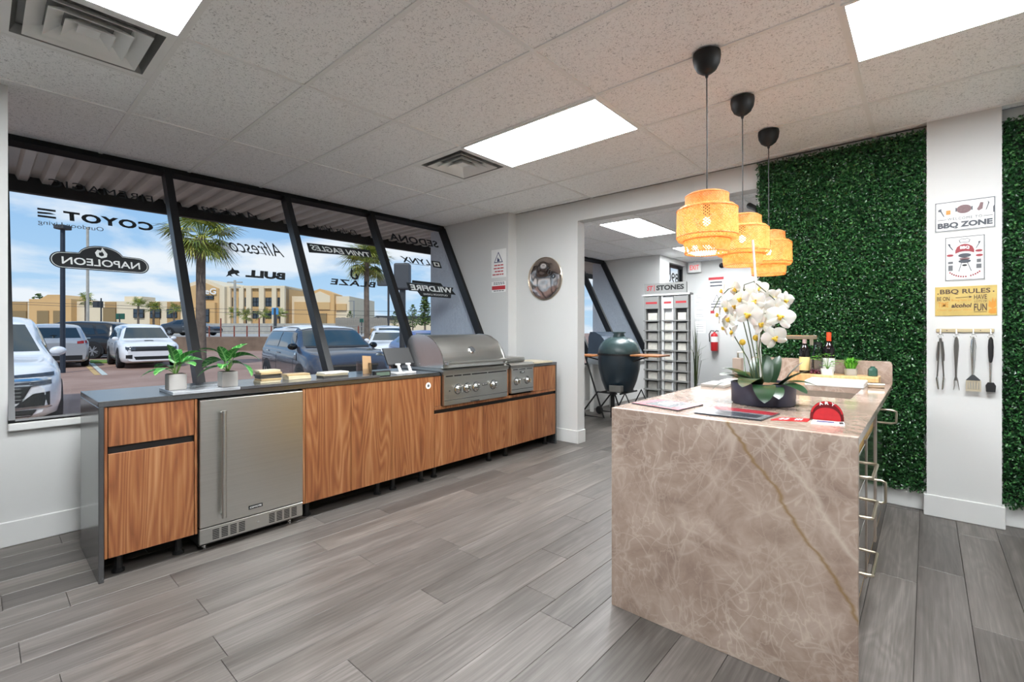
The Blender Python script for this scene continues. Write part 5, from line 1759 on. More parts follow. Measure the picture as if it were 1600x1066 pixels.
# sink bowl
M['sink'] = plain('taupe composite sink', '#7d7064', 0.4, var=0.08, scale=40)
sk = thing('sink', 'taupe undermount sink sunk into the island top', 'sink', ((SX0 + SX1) / 2, (SY0 + SY1) / 2, .68))
mb = MB()
mb.box(SX0 - .012, SX0, SY0 - .012, SY1 + .012, .69, CT - .031).box(SX1, SX1 + .012, SY0 - .012, SY1 + .012, .69, CT - .031)
mb.box(SX0, SX1, SY0 - .012, SY0, .69, CT - .031).box(SX0, SX1, SY1, SY1 + .012, .69, CT - .031)
mb.box(SX0 - .012, SX1 + .012, SY0 - .012, SY1 + .012, .68, .69)
mb.build('basin', M['sink'], sk)
MB().lathe([(0, .002), (.04, .002), (.045, 0)], ((SX0 + SX1) / 2, (SY0 + SY1) / 2, .690), 20).build('drain', M['chrome'], sk)
# faucet
fa = thing('faucet', 'square arched brushed nickel faucet behind the sink', 'faucet', (3.06, 3.62, CT))
MB().lathe([(.028, 0), (.028, .012), (.018, .016), (.018, .05)], (3.06, 3.62, CT), 16).build('faucet_base', M['nickel'], fa, smooth=40)
MB().rbox(3.047, 3.073, 3.607, 3.633, CT + .04, 1.232, .004).build('faucet_post', M['nickel'], fa)
MB().rbox(3.047, 3.405, 3.607, 3.633, 1.206, 1.232, .004).build('faucet_spout', M['nickel'], fa)
MB().tube([(3.375, 3.62, 1.206), (3.375, 3.62, 1.165)], .011, 12).build('aerator', M['nickel'], fa)
MB().tube([(3.06, 3.60, CT + .09), (3.06, 3.55, CT + .11)], .006, 8).build('lever', M['nickel'], fa)
so = thing('soap_pump', 'square grey soap pump on the island behind the orchid', 'soap pump', (2.95, 3.50, CT))
MB().rbox(2.92, 2.98, 3.47, 3.53, CT, CT + .16, .006).build('pump_bottle', M['taupe'], so)
MB().tube([(2.95, 3.50, CT + .16), (2.95, 3.50, CT + .20), (2.99, 3.50, CT + .205)], .006, 8).build('pump_head', M['nickel'], so)
# stone samples at the far left corner of the island
for k_, (x0, x1, y0, y1) in enumerate(((2.875, 3.02, 2.98, 3.22), (2.90, 3.06, 3.26, 3.44))):
    solo(MB().rbox(x0, x1, y0, y1, CT, CT + .018, .002, 1), 'sample_slab', STN['grey'] if k_ == 0 else STN['white'],
         ['grey stone sample lying on the island behind the orchid', 'pale stone sample lying near the faucet'][k_], 'stone slab')

# ---- orchid
OC = Vector((3.352, 2.475, CT))
orc = thing('potted_orchid', 'white orchid in a low dark blue bowl on the island', 'orchid', OC)
M['navy_pot'] = plain('dark blue pottery', '#3a3d4f', 0.4, var=0.05)
MB().lathe([(.0, 0), (.128, 0), (.138, .008), (.141, .10), (.141, .105), (.133, .105), (.131, .085), (0, .084)], (0, 0, 0), 48).build('bowl', M['navy_pot'], orc, world=False, smooth=50)
M['bark'] = plain('bark chips', '#6b4d34', 0.9, var=0.4, scale=60)
MB().ball((0, 0, .083), .128, 20, 8, (1, 1, .16)).build('bark_bed', M['bark'], orc, world=False)
ol = [leaf_mesh(.185, .042, 1.1, M['dark_leaf'], .12, 14, 0.9), leaf_mesh(.155, .041, .4, M['dark_leaf'], .12, 14, 0.9), leaf_mesh(.19, .046, 1.7, M['dark_leaf'], .12, 14, 1.0)]
for az, el, k_, r_ in ((285, 30, 2, .075), (262, 52, 2, .06), (195, 25, 2, .09), (180, 40, 0, .06), (170, 55, 0, .05), (330, 28, 0, .06), (350, 45, 1, .07), (20, 30, 0, .07), (85, 85, 1, .01), (60, 80, 1, .05), (120, 70, 1, .04), (300, 20, 0, .05), (225, 50, 0, .05), (140, 45, 0, .06), (10, 65, 1, .08)):
    put('leaf', ol[k_], orc, (r_ * math.cos(R(az)), r_ * math.sin(R(az)), .088), R(az), R(el), 0, 1.0)
# petals: one flower mesh shared
M['petal'] = plain('white petals', '#dedad2', 0.5, var=0.04, scale=30, Subsurface_Weight=0.15)
M['lip'] = plain('yellow lip', '#d9b43a', 0.5, var=0.15, scale=80)
def petal(mb, ang, L_, W_, cup):
    n_ = 6
    rows = []
    M3 = Matrix.Rotation(ang, 3, 'X')
    for i in range(n_ + 1):
        u = i / n_
        w_ = W_ * math.sin(PI * min(1, .08 + u * .90)) ** .6
        for v in (-1, -.5, 0, .5, 1):
            rows.append(M3 @ Vector((cup * (u * u) - .006 * abs(v) + .004, v * w_, .004 + u * L_)))
    b0 = len(mb.v)
    mb.v += rows
    for i in range(n_):
        for j in range(4): mb.f.append((b0 + i * 5 + j, b0 + i * 5 + j + 1, b0 + (i + 1) * 5 + j + 1, b0 + (i + 1) * 5 + j))
fm = MB()
petal(fm, 0, .044, .017, -.004)
petal(fm, R(130), .044, .016, -.004)
petal(fm, R(-130), .044, .016, -.004)
petal(fm, R(72), .047, .028, .004)
petal(fm, R(-72), .047, .028, .004)
flower_me = fm.mesh('flower', M['petal'], smooth=80)
lip_me = MB().ball((.010, 0, -.004), .009, 8, 6, (1, .8, 1.2)).ball((.012, .008, .002), .005, 6, 5).ball((.012, -.008, .002), .005, 6, 5).mesh('lip', M['lip'], smooth=True)
FL = [(1118, 470, .1, -.03, 170), (1130, 455, .9, .0, 200), (1150, 452, .9, .03, 230), (1166, 462, 1, .02, 250), (1180, 472, 1, -.02, 262), (1170, 492, 1.25, -.07, 262), (1197, 478, 1, .0, 280), (1210, 466, .95, .03, 300), (1226, 470, .9, .02, 320),
      (1219, 496, 1.2, -.05, 285), (1210, 528, 1.1, -.05, 295), (1192, 508, 1.1, -.03, 240), (1140, 500, 1.05, .0, 230), (1124, 492, .95, .02, 195), (1150, 478, 1, .03, 240), (1137, 482, 1.05, -.03, 220), (1186, 452, .9, .05, 270), (1146, 520, .9, .02, 210),
      (1158, 468, 1, -.04, 240), (1203, 495, 1, .04, 290), (1212, 482, 1.0, -.01, 300), (1132, 512, .85, .03, 200)]
for px_, py_, sc, dy_, az in FL:
    q = on(px_, py_, 'Y', OC.y + dy_) - OC
    f_ = bpy.data.objects.new('flower', flower_me)
    COL.objects.link(f_)
    f_.parent = orc
    f_.location = q
    f_.rotation_euler = (Matrix.Rotation(R(az), 3, 'Z') @ Matrix.Rotation(R(random.uniform(-18, 18)), 3, 'Y') @ Matrix.Rotation(R(random.uniform(-35, 35)), 3, 'X')).to_euler()
    f_.scale = (sc * 1.06, sc * 1.06, sc * 1.06)
    l_ = bpy.data.objects.new('lip', lip_me)
    COL.objects.link(l_)
    l_.parent = f_
def L3(px_, py_, dy_=0.0): return on(px_, py_, 'Y', OC.y + dy_) - OC
M['orchid_stem'] = plain('orchid stem', '#4a5232', 0.5)
for pts in ([(1186, 590, 0), (1176, 540, 0), (1168, 500, .01), (1160, 465, .02), (1163, 445, .02), (1178, 440, .02), (1192, 452, .01), (1208, 466, .01), (1222, 480, 0)],
            [(1180, 592, .02), (1172, 545, .02), (1162, 505, .03), (1152, 470, .03), (1150, 448, .03), (1138, 452, .02), (1124, 466, .01), (1114, 486, 0)],
            [(1192, 592, -.02), (1186, 545, -.02), (1190, 515, -.03), (1200, 500, -.03), (1212, 505, -.04), (1212, 522, -.04)],
            [(1164, 452, .02), (1158, 470, 0), (1152, 478, -.01)], [(1178, 592, .03), (1168, 560, .03), (1150, 530, .03), (1140, 512, .02)]):
    MB().tube([L3(*p_) for p_ in pts], .0028, 6).build('flower_stem', M['orchid_stem'], orc, world=False, smooth=True)
for px_, py_ in ((1160, 535), (1181, 528)):
    q = L3(px_, py_, .03)
    y_ = MB().ball(q, .0155, 14, 10).build('yellow_ball_bloom', M['lip'], orc, world=False)
    MB().tube([q, Vector((q.x + .02, q.y, .09))], .0016, 5).build('bloom_stem', M['stem_green'], y_, world=False)
sk_ = MB().tube([L3(1176, 375, .02), L3(1182, 455, .02), L3(1188, 560, .02), L3(1189, 590, .02)], .0055, 8)
sk_.build('support_stick', M['white_plastic'], orc, world=False)

# ---- printed matter on the island
def sheet(name, label, cat, pts, th, mat, z=CT):
    t = thing(name, label, cat, (sum(p_[0] for p_ in pts) / 4, sum(p_[1] for p_ in pts) / 4, z))
    MB().prism([(a, b_, z) for a, b_ in pts], (0, 0, th)).build('pages', M[mat], t)
    return t
def bil(pts, u, v):
    a = Vector(pts[0]).lerp(Vector(pts[1]), v)
    b_ = Vector(pts[3]).lerp(Vector(pts[2]), v)
    return a.lerp(b_, u)
def patch_on(t, nm, pts, u0, u1, v0, v1, mat, z):
    q = [bil(pts, u, v) for u, v in ((u0, v0), (u0, v1), (u1, v1), (u1, v0))]
    MB().prism([(p_.x, p_.y, z) for p_ in q], (0, 0, .0004)).build(nm, M[mat], t)
M['mag_grey'] = plain('magazine photo grey', '#6b6e72', 0.2, var=0.3, scale=14)
M['mag_dark'] = plain('magazine photo dark', '#33373c', 0.2, var=0.3, scale=14)
M['mag_pink'] = plain('magazine cover pink', '#b06a72', 0.2, var=0.25, scale=10)
M['mag_red'] = plain('magazine cover red', '#8f2730', 0.2, var=0.2, scale=14)
m1 = [(2.878, 2.045), (2.925, 2.24), (3.155, 2.225), (3.130, 1.985)]
mg = sheet('magazine', 'pinkish magazine lying flat at the corner of the island', 'magazine', m1, .006, 'mag_dark')
patch_on(mg, 'cover', m1, 0, 1, 0, 1, 'mag_pink', CT + .006)
patch_on(mg, 'cover_photo', m1, .22, .80, .1, .92, 'mag_grey', CT + .0065)
patch_on(mg, 'cover_title', m1, .38, .62, .35, .8, 'paper', CT + .007)
m2 = [(3.205, 1.975), (3.215, 2.22), (3.485, 2.195), (3.465, 1.979)]
mg = sheet('magazine', 'dark magazine with a red masthead beside the orchid bowl', 'magazine', m2, .006, 'mag_dark')
patch_on(mg, 'cover_photo', m2, .02, .98, .02, .62, 'mag_grey', CT + .006)
patch_on(mg, 'cover_band', m2, .02, .98, .64, .98, 'mag_red', CT + .006)
patch_on(mg, 'cover_photo', m2, .25, .9, .12, .5, 'mag_dark', CT + .0065)
m3 = [(3.485, 2.03), (3.50, 2.115), (3.60, 2.165), (3.602, 2.085)]
lf_ = sheet('leaflet', 'small red leaflet between the dark magazine and the red sleeve', 'leaflet', m3, .002, 'red')
for u in (.15, .3, .6, .68, .76): patch_on(lf_, 'printed_mark', m3, u, u + (.08 if u < .5 else .04), .3, .75, 'paper', CT + .002)
m4 = [(3.618, 2.055), (3.612, 2.135), (3.712, 2.150), (3.722, 2.085)]
bc = sheet('white_card', 'white card with blue print under the red sleeve', 'card', m4, .004, 'paper')
patch_on(bc, 'printed_mark', m4, .15, .7, .35, .8, 'ink_navy', CT + .004)
patch_on(bc, 'printed_mark', m4, .84, .97, .15, .85, 'ink', CT + .004)
# red padded can sleeve with an open mouth
kz = thing('can_sleeve', 'red padded can sleeve standing on a white card', 'can sleeve', (3.655, 2.16, CT + .004))
vx = (Vector((CAM.x, CAM.y, 0)) - Vector((3.655, 2.16, 0))).normalized()
az_ = math.atan2(vx.y, vx.x)
def dome(w_, h_, d_, n_=20, m_=6):
    mb = MB()
    for i in range(m_ + 1):
        u = i / m_
        s_ = math.cos(u * PI / 2) ** .5 if u < 1 else 0.15
        for k_ in range(n_ + 1):
            a = PI * k_ / n_
            mb.v.append(Vector((-d_ * u, w_ * math.cos(a) * s_, h_ * math.sin(a) ** .8 * s_)))
    for i in range(m_):
        for k_ in range(n_):
            b0 = i * (n_ + 1) + k_
            mb.f.append((b0, b0 + 1, b0 + n_ + 2, b0 + n_ + 1))
    mb.f.append(tuple(range(n_, -1, -1)))
    return mb
RM = Matrix.Rotation(az_, 4, 'Z')
M['fabric_red'] = plain('red neoprene', '#b81a22', 0.7, var=0.08, scale=60)
M['fabric_dark'] = plain('dark red neoprene', '#6d1218', 0.8, var=0.1, scale=60)
dome(.056, .074, .07).xf(RM).build('sleeve_shell', M['fabric_dark'], kz, world=False, smooth=60)
dm_ = dome(.046, .050, .02).xf(RM @ Matrix.Translation((.012, 0, 0)))
dm_.build('sleeve_front', M['fabric_red'], kz, world=False, smooth=60)
bandv = MB()
for k_ in range(15):
    a = R(18 + 144 * k_ / 14)
    for s_ in (.90, .99): bandv.v.append(Vector((.004, .056 * s_ * math.cos(a), .074 * s_ * math.sin(a) ** .8)))
for k_ in range(14): bandv.f.append((2 * k_, 2 * k_ + 2, 2 * k_ + 3, 2 * k_ + 1))
bandv.xf(RM).build('sleeve_band', M['fabric_red'], kz, world=False)
KL = kz.location
for ch, a in (('A', 112), ('R', 90), ('Y', 68)):
    ar = R(a)
    lp = Vector((.0052, .050 * math.cos(ar), .064 * math.sin(ar) ** .8))
    wp = RM @ lp + KL
    uxv = RM @ Vector((0, 1, 0))
    t_ = R(a - 90)
    ux_ = (uxv * math.cos(t_) + Vector((0, 0, 1)) * math.sin(t_))
    uy_ = (-uxv * math.sin(t_) + Vector((0, 0, 1)) * math.cos(t_))
    text('sleeve_lettering', ch, M['vinyl_white'], kz, wp - ux_ * .006 - uy_ * .003, ux_, uy_, .013, .012, bold=.04)

# ---- bar things at the back of the island
solo(MB().rbox(3.215, 3.72, 3.76, 3.94, CT, CT + .052, .004, 2), 'wooden_board', M['lightwood'], 'thick light wooden board along the splashback', 'board')
wbz = CT + .052
solo(MB().rbox(3.355, 3.665, 3.50, 3.755, CT, CT + .034, .006, 2), 'white_board', M['white_plastic'], 'white rectangular cutting board behind the sink', 'cutting board')
solo(MB().tube([(3.675, 3.60, CT + .017), (3.755, 3.62, CT + .017)], .016, 16), 'steel_tube', M['nickel'], 'short brushed metal tube beside the white board', 'tube', smooth=True)
M['wine_glass'] = plain('dark wine bottle glass', '#120d10', 0.08, var=0.05)
M['label_gold'] = plain('gold label', '#d6bd83', 0.5, var=0.06)
M['label_white'] = plain('pale label', '#dcdcd6', 0.5, var=0.04)
M['capsule_red'] = plain('orange red capsule', '#d1461f', 0.4, var=0.05)
M['capsule_pink'] = plain('pink grey capsule', '#b59a98', 0.35, 0.3, var=0.05)
def bottle(x, y, z, h_, label, cap, lab, lz):
    t = thing('wine_bottle', label, 'bottle', (x, y, z))
    s_ = h_ / .30
    pr_ = [(0, 0), (.034, 0), (.037, .004), (.037, .175), (.034, .195), (.022, .220), (.0145, .235), (.0135, .295), (.015, .296), (.015, .302), (0, .302)]
    MB().lathe([(r_ * s_, q * s_) for r_, q in pr_], (0, 0, 0), 28).build('bottle_glass', M['wine_glass'], t, world=False, smooth=50)
    MB().lathe([(.0375 * s_, lz[0]), (.0377 * s_, lz[0]), (.0377 * s_, lz[1]), (.0375 * s_, lz[1])], (0, 0, 0), 28).build('bottle_label', M[lab], t, world=False, smooth=50)
    MB().lathe([(.0150 * s_, .240 * s_), (.0155 * s_, .300 * s_), (.0150 * s_, .304 * s_), (0, .3045 * s_)], (0, 0, 0), 20).build('capsule', M[cap], t, world=False, smooth=50)
bottle(3.300, 3.83, wbz, .262, 'dark wine bottle with a gold label on the wooden board', 'capsule_pink', 'label_gold', (.02, .115))
bottle(3.437, 3.885, wbz, .285, 'dark wine bottle with an orange red capsule behind the ivy pot', 'capsule_red', 'label_white', (.02, .11))
jg = thing('glass_carafe', 'clear glass carafe between the two wine bottles', 'carafe', (3.372, 3.89, wbz))
MB().lathe([(0, .002), (.036, .002), (.040, .01), (.038, .12), (.024, .19), (.024, .215), (.022, .215), (.022, .19), (.035, .12), (.037, .012), (0, .006)], (0, 0, 0), 24).build('carafe_glass', M['acrylic'], jg, world=False, smooth=60)
MB().lathe([(.0245, .20), (.0265, .20), (.0265, .218), (.0245, .218)], (0, 0, 0), 24).build('carafe_band', M['black'], jg, world=False, smooth=60)
rnd = random.Random(5)
gp_ = thing('grape_bunch', 'small bunch of dark red grapes on the wooden board', 'grapes', (3.372, 3.80, wbz))
gme = MB().ball((0, 0, 0), .0095, 10, 7).mesh('grape', M['grapes'], smooth=True)
for i in range(14):
    o = bpy.data.objects.new('grape', gme)
    COL.objects.link(o)
    o.parent = gp_
    o.location = (rnd.uniform(-.026, .026), rnd.uniform(-.018, .018), .0095 + (0.0 if i < 9 else .014))
def tuft(parent, n_, h_, spread, mat, w_=.0028, seed=1, base=.04):
    mb = MB()
    rr = random.Random(seed)
    for i in range(n_):
        a = rr.random() * 2 * PI
        b0 = Vector((rr.uniform(-.022, .022), rr.uniform(-.022, .022), base))
        L_ = h_ * rr.uniform(.6, 1.1)
        out_ = spread * rr.random()
        d_ = Vector((math.cos(a), math.sin(a), 0))
        s_ = Vector((-d_.y, d_.x, 0)) * w_
        m_ = b0 + d_ * out_ * .35 + Vector((0, 0, L_ * .65))
        tp_ = b0 + d_ * out_ + Vector((0, 0, L_ * (1 - .3 * out_ / spread)))
        mb.add([b0 - s_ * .5, b0 + s_ * .5, m_ + s_, m_ - s_, tp_], [(0, 1, 2, 3), (3, 2, 4)])
    return mb.build('foliage', M[mat], parent, world=False, kind='stuff')
gpot = thing('potted_grass', 'bright green grass in a small pale pot by the splashback', 'potted plant', (3.565, 3.85, wbz))
MB().lathe([(0, 0), (.034, 0), (.038, .045), (.034, .045), (.032, .036), (0, .036)], (0, 0, 0), 24).build('pot', M['concrete'], gpot, world=False, smooth=50)
tuft(gpot, 420, .085, .075, 'grass', seed=4, base=.036)
ipot = thing('potted_ivy', 'trailing green ivy in a small white pot on the wooden board', 'potted plant', (3.440, 3.80, wbz))
MB().lathe([(0, 0), (.036, 0), (.040, .04), (.036, .04), (.034, .032), (0, .032)], (0, 0, 0), 24).build('pot', M['white_plastic'], ipot, world=False, smooth=50)
iv = leaf_mesh(.036, .018, .5, M['grass'], .2, 5)
for k_, (dx_, dz_, az) in enumerate(((-.055, .115, 200), (-.045, .10, 230), (-.065, .10, 180), (-.04, .122, 250), (-.015, .135, 270), (.005, .14, 290), (.015, .128, 310), (.03, .09, 320), (.045, .075, 300), (.035, .06, 280), (-.02, .06, 250), (.01, .055, 270), (.05, .09, 330))):
    q = Vector((dx_, -.01 - .012 * (k_ % 3), dz_))
    put('leaf', iv, ipot, q, R(az), R(20))
    MB().tube([(0, 0, .03), (dx_ * .4, 0, dz_ * .8 + .01), q], .0014, 5).build('vine', M['stem_green'], ipot, world=False)
jar = thing('green_jar', 'small faceted green glass jar at the end of the splashback', 'jar', (3.683, 3.85, wbz))
MB().lathe([(0, 0), (.024, 0), (.027, .006), (.027, .040), (.022, .052), (.012, .060), (.012, .066), (0, .066)], (0, 0, 0), 8).build('jar_glass', plain('dark green glass', '#33574b', 0.1, var=0.15, scale=40), jar, world=False)

# ------------------------------------------------------------------ signs and tools on the pier
PY = 4.26
M['tin_white'] = plain('white tin', '#cfd0ce', 0.4, var=0.06, scale=20)
M['tin_gold'] = plain('old gold tin', '#b8a05a', 0.45, var=0.12, scale=16)
M['ink_slate'] = plain('slate print', '#3f434b', 0.5, var=0.05)
M['ink_brown'] = plain('brown print', '#4a372a', 0.5, var=0.05)
M['ink_orange'] = plain('orange print', '#c4862e', 0.5, var=0.08)
M['ink_wine'] = plain('wine red print', '#8c2b34', 0.5, var=0.06)
M['ink_meat'] = plain('mauve brown print', '#6f5355', 0.5, var=0.15, scale=90)
s = signboard('tin_sign', 'white tin sign reading WELCOME TO BBQ ZONE', 3.990, 4.283, PY, 1.926, 2.128, 'tin_white', .005, 'ink_slate')
yq = PY - .0068
text('sign_lettering', 'WELCOME TO', M['ink_slate'], s, (4.055, yq, 2.000), XR, ZU, .165, .017, spacing=1.25)
text('sign_lettering', 'BBQ ZONE', M['ink_slate'], s, (4.006, yq, 1.943), XR, ZU, .262, .044, bold=.05)
for a, b_ in ((4.005, 4.05), (4.225, 4.268)): poly_on(s, 'printed_rule', yq, [(a, 2.006), (b_, 2.006), (b_, 2.009), (a, 2.009)], 'ink_slate')
disc_on(s, 'printed_grill', yq, 4.135, 2.067, .036, .028, 'ink_meat')
for a, b_ in ((4.094, 4.100), (4.170, 4.176)): poly_on(s, 'printed_grill_handle', yq, [(a, 2.055), (b_, 2.055), (b_, 2.080), (a, 2.080)], 'ink_slate')
poly_on(s, 'printed_mug', yq, [(4.048, 2.04), (4.070, 2.04), (4.070, 2.072), (4.048, 2.072)], 'ink_orange')
poly_on(s, 'printed_mug_foam', yq - .0008, [(4.046, 2.068), (4.072, 2.068), (4.072, 2.078), (4.046, 2.078)], 'paper')
poly_on(s, 'printed_steak', yq, [(4.195, 2.055), (4.205, 2.045), (4.222, 2.055), (4.226, 2.095), (4.212, 2.098), (4.205, 2.075)], 'ink_meat')
poly_on(s, 'printed_fork', yq, [(4.236, 2.045), (4.240, 2.045), (4.252, 2.085), (4.258, 2.105), (4.252, 2.090), (4.246, 2.105), (4.247, 2.085)], 'ink_slate')
poly_on(s, 'printed_spatula', yq, [(4.010, 2.078), (4.024, 2.084), (4.026, 2.066), (4.040, 2.030), (4.036, 2.028), (4.020, 2.064), (4.008, 2.066)], 'ink_slate')
poly_on(s, 'printed_bottle', yq, [(4.270, 2.025), (4.277, 2.025), (4.277, 2.075), (4.270, 2.06)], 'ink_slate')
s = signboard('tin_sign', 'square white tin sign with a red barbecue apron print', 4.040, 4.236, PY, 1.594, 1.890, 'tin_white', .005, 'ink_grey')
poly_on(s, 'printed_hat', yq, [(4.115, 1.845), (4.160, 1.845), (4.165, 1.862), (4.150, 1.874), (4.138, 1.868), (4.125, 1.874), (4.110, 1.862)], 'ink_grey')
poly_on(s, 'hat_field', yq - .0008, [(4.118, 1.848), (4.157, 1.848), (4.161, 1.862), (4.150, 1.870), (4.138, 1.864), (4.125, 1.870), (4.114, 1.862)], 'tin_white')
poly_on(s, 'printed_dome', yq, [(4.093, 1.775), (4.093, 1.795), (4.102, 1.818), (4.12, 1.832), (4.138, 1.836), (4.156, 1.832), (4.174, 1.818), (4.183, 1.795), (4.183, 1.775), (4.16, 1.785), (4.138, 1.788), (4.115, 1.785)], 'ink_wine')
text('sign_lettering', 'BBQ', M['paper'], s, (4.116, yq - .0008, 1.800), XR, ZU, .045, .022, bold=.05)
disc_on(s, 'printed_bowl', yq, 4.138, 1.760, .031, .014, 'ink_slate')
disc_on(s, 'printed_meat', yq, 4.138, 1.738, .026, .008, 'ink_meat')
disc_on(s, 'printed_bowl', yq, 4.138, 1.722, .030, .012, 'ink_slate')
disc_on(s, 'printed_bowl', yq, 4.138, 1.695, .012, .006, 'ink')
for pts in ([(4.122, 1.712), (4.125, 1.712), (4.112, 1.655), (4.108, 1.655)], [(4.150, 1.712), (4.153, 1.712), (4.172, 1.655), (4.168, 1.655)]): poly_on(s, 'printed_leg', yq, pts, 'ink_slate')
poly_on(s, 'printed_spatula', yq, [(4.056, 1.842), (4.068, 1.842), (4.070, 1.826), (4.084, 1.80), (4.080, 1.798), (4.064, 1.824)], 'ink_slate')
poly_on(s, 'printed_fork', yq, [(4.190, 1.802), (4.194, 1.802), (4.208, 1.832), (4.214, 1.846), (4.202, 1.846), (4.203, 1.832)], 'ink_slate')
for cx_, cz_ in ((4.068, 1.765), (4.205, 1.785), (4.207, 1.755)): disc_on(s, 'printed_sausage', yq, cx_, cz_, .017, .008, 'ink_wine')
for cx_, cz_, w_, h_ in ((4.070, 1.716, .024, .014), (4.070, 1.680, .022, .036), (4.205, 1.720, .020, .022), (4.205, 1.685, .024, .028)): poly_on(s, 'printed_block', yq, [(cx_ - w_ / 2, cz_ - h_ / 2), (cx_ + w_ / 2, cz_ - h_ / 2), (cx_ + w_ / 2, cz_ + h_ / 2), (cx_ - w_ / 2, cz_ + h_ / 2)], 'ink_grey')
nb_ = 14
for k_ in range(nb_):
    a = R(228 + 84 * k_ / (nb_ - 1))
    if k_ == 8: continue
    x, z = 4.138 + .105 * math.cos(a), 1.735 + .115 * math.sin(a)
    poly_on(s, 'printed_letter', yq, [(x - .0035, z - .005), (x + .0035, z - .005), (x + .0035, z + .005), (x - .0035, z + .005)], 'ink_wine')
s = signboard('tin_sign', 'gold tin sign headed BBQ RULES', 3.993, 4.288, PY, 1.362, 1.557, 'tin_gold', .005)
T_ = lambda st_, mt, x, z, w_, h_, **kw: text('sign_lettering', st_, M[mt], s, (x, yq, z), XR, ZU, w_, h_, **kw)
T_('BBQ RULES', 'ink_brown', 4.018, 1.503, .240, .036, bold=.02)
disc_on(s, 'printed_dot', yq, 4.008, 1.510, .004, .004, 'ink_brown')
disc_on(s, 'printed_dot', yq, 4.272, 1.516, .004, .004, 'ink_brown')
T_('BE ON', 'ink_brown', 4.003, 1.463, .062, .027, bold=.01)
T_('TIME', 'ink_orange', 4.008, 1.420, .052, .034, bold=.01)
T_('Bring lots of', 'ink_orange', 4.075, 1.455, .095, .017)
T_('alcohol', 'ink_brown', 4.074, 1.416, .098, .028, bold=.03, shear=.2)
T_('Clean up your mess', 'ink_orange', 4.003, 1.392, .170, .016)
T_('HAVE', 'ink_brown', 4.182, 1.468, .060, .030, bold=.01)
T_('LOTS OF', 'ink_brown', 4.184, 1.447, .058, .014)
T_('FUN', 'ink_brown', 4.182, 1.392, .060, .048, bold=.02)
poly_on(s, 'printed_rule', yq, [(4.182, 1.384), (4.242, 1.384), (4.242, 1.387), (4.182, 1.387)], 'ink_brown')
poly_on(s, 'printed_flame', yq, [(4.248, 1.42), (4.252, 1.46), (4.262, 1.445), (4.268, 1.48), (4.274, 1.45), (4.282, 1.475), (4.284, 1.42), (4.268, 1.405)], 'ink_orange')
poly_on(s, 'printed_hand', yq, [(4.248, 1.38), (4.252, 1.402), (4.284, 1.410), (4.284, 1.376), (4.262, 1.372)], 'ink_orange')
poly_on(s, 'printed_arrow', yq, [(4.095, 1.480), (4.160, 1.484), (4.160, 1.478), (4.175, 1.485), (4.160, 1.492), (4.160, 1.487), (4.095, 1.483)], 'ink_brown')

# hook rail and four tools
rl_ = thing('hook_rail', 'light wooden rail with four hooks on the white pier', 'hook rail', (4.137, PY, 1.250))
M['pale_wood'] = plain('pale wood rail', '#b5a684', 0.5, var=0.08)
MB().rbox(3.999, 4.275, PY - .012, PY, 1.252, 1.276, .003).build('rail', M['pale_wood'], rl_)
HX = [4.020, 4.098, 4.178, 4.258]
for x in HX:
    MB().tube([(x, PY - .012, 1.27), (x, PY - .024, 1.268), (x, PY - .026, 1.248), (x, PY - .032, 1.238), (x, PY - .040, 1.244)], .0035, 8).build('hook', M['white_plastic'], rl_, smooth=True)
for x in (4.052, 4.212): MB().tube([(x, PY - .0135, 1.264), (x, PY - .011, 1.264)], .003, 8).build('screw', M['dark_grey'], rl_)
def ring(t, x, z, r_=.014):
    MB().tube([(x + r_ * math.cos(2 * PI * i / 20), PY - .033, z + r_ * math.sin(2 * PI * i / 20)) for i in range(20)], .0014, 6, closed=True).build('hanging_ring', M['chrome'], t, smooth=True)
def slim(t, nm, pts, mat, wd, th_=.004):
    """flat-ish bar: list of (x, z, half width)"""
    mb = MB()
    for i, (x, z, hw) in enumerate(pts):
        for k_ in range(10):
            a = 2 * PI * k_ / 10
            mb.v.append(Vector((x + hw * math.cos(a), PY - .030 + th_ * math.sin(a), z)))
    for i in range(len(pts) - 1):
        for k_ in range(10): mb.f.append((i * 10 + k_, i * 10 + (k_ + 1) % 10, (i + 1) * 10 + (k_ + 1) % 10, (i + 1) * 10 + k_))
    mb.f.append(tuple(range(10)))
    mb.f.append(tuple((len(pts) - 1) * 10 + k_ for k_ in range(9, -1, -1)))
    return mb.build(nm, M[mat], t, smooth=50)
M['tool_steel'] = plain('tool steel', '#8d8b87', 0.3, 1.0, var=0.05)
t = thing('grill_tongs', 'steel barbecue tongs hanging from the first hook', 'tongs', (HX[0], PY - .03, .87), group='barbecue tools on the hook rail')
ring(t, HX[0], 1.228)
for sg in (-1, 1):
    slim(t, 'tong_arm', [(HX[0] + sg * .003, 1.212, .004), (HX[0] + sg * .009, 1.10, .0045), (HX[0] + sg * .016, .955, .004)], 'tool_steel', 0)
    slim(t, 'tong_grip', [(HX[0] + sg * .011, 1.19, .003), (HX[0] + sg * .017, 1.10, .004), (HX[0] + sg * .017, 1.06, .003)], 'tool_steel', 0)
    slim(t, 'tong_tip', [(HX[0] + sg * .016, .955, .004), (HX[0] + sg * .017, .94, .007), (HX[0] + sg * .010, .868, .004)], 'chrome', 0)
t = thing('grill_fork', 'steel barbecue fork hanging from the second hook', 'fork', (HX[1], PY - .03, .87), group='barbecue tools on the hook rail')
ring(t, HX[1], 1.226)
slim(t, 'handle', [(HX[1], 1.222, .004), (HX[1], 1.20, .010), (HX[1], 1.16, .0125), (HX[1] - .001, 1.08, .009), (HX[1] - .002, 1.0, .0055), (HX[1] - .002, .955, .005)], 'tool_steel', 0, .006)
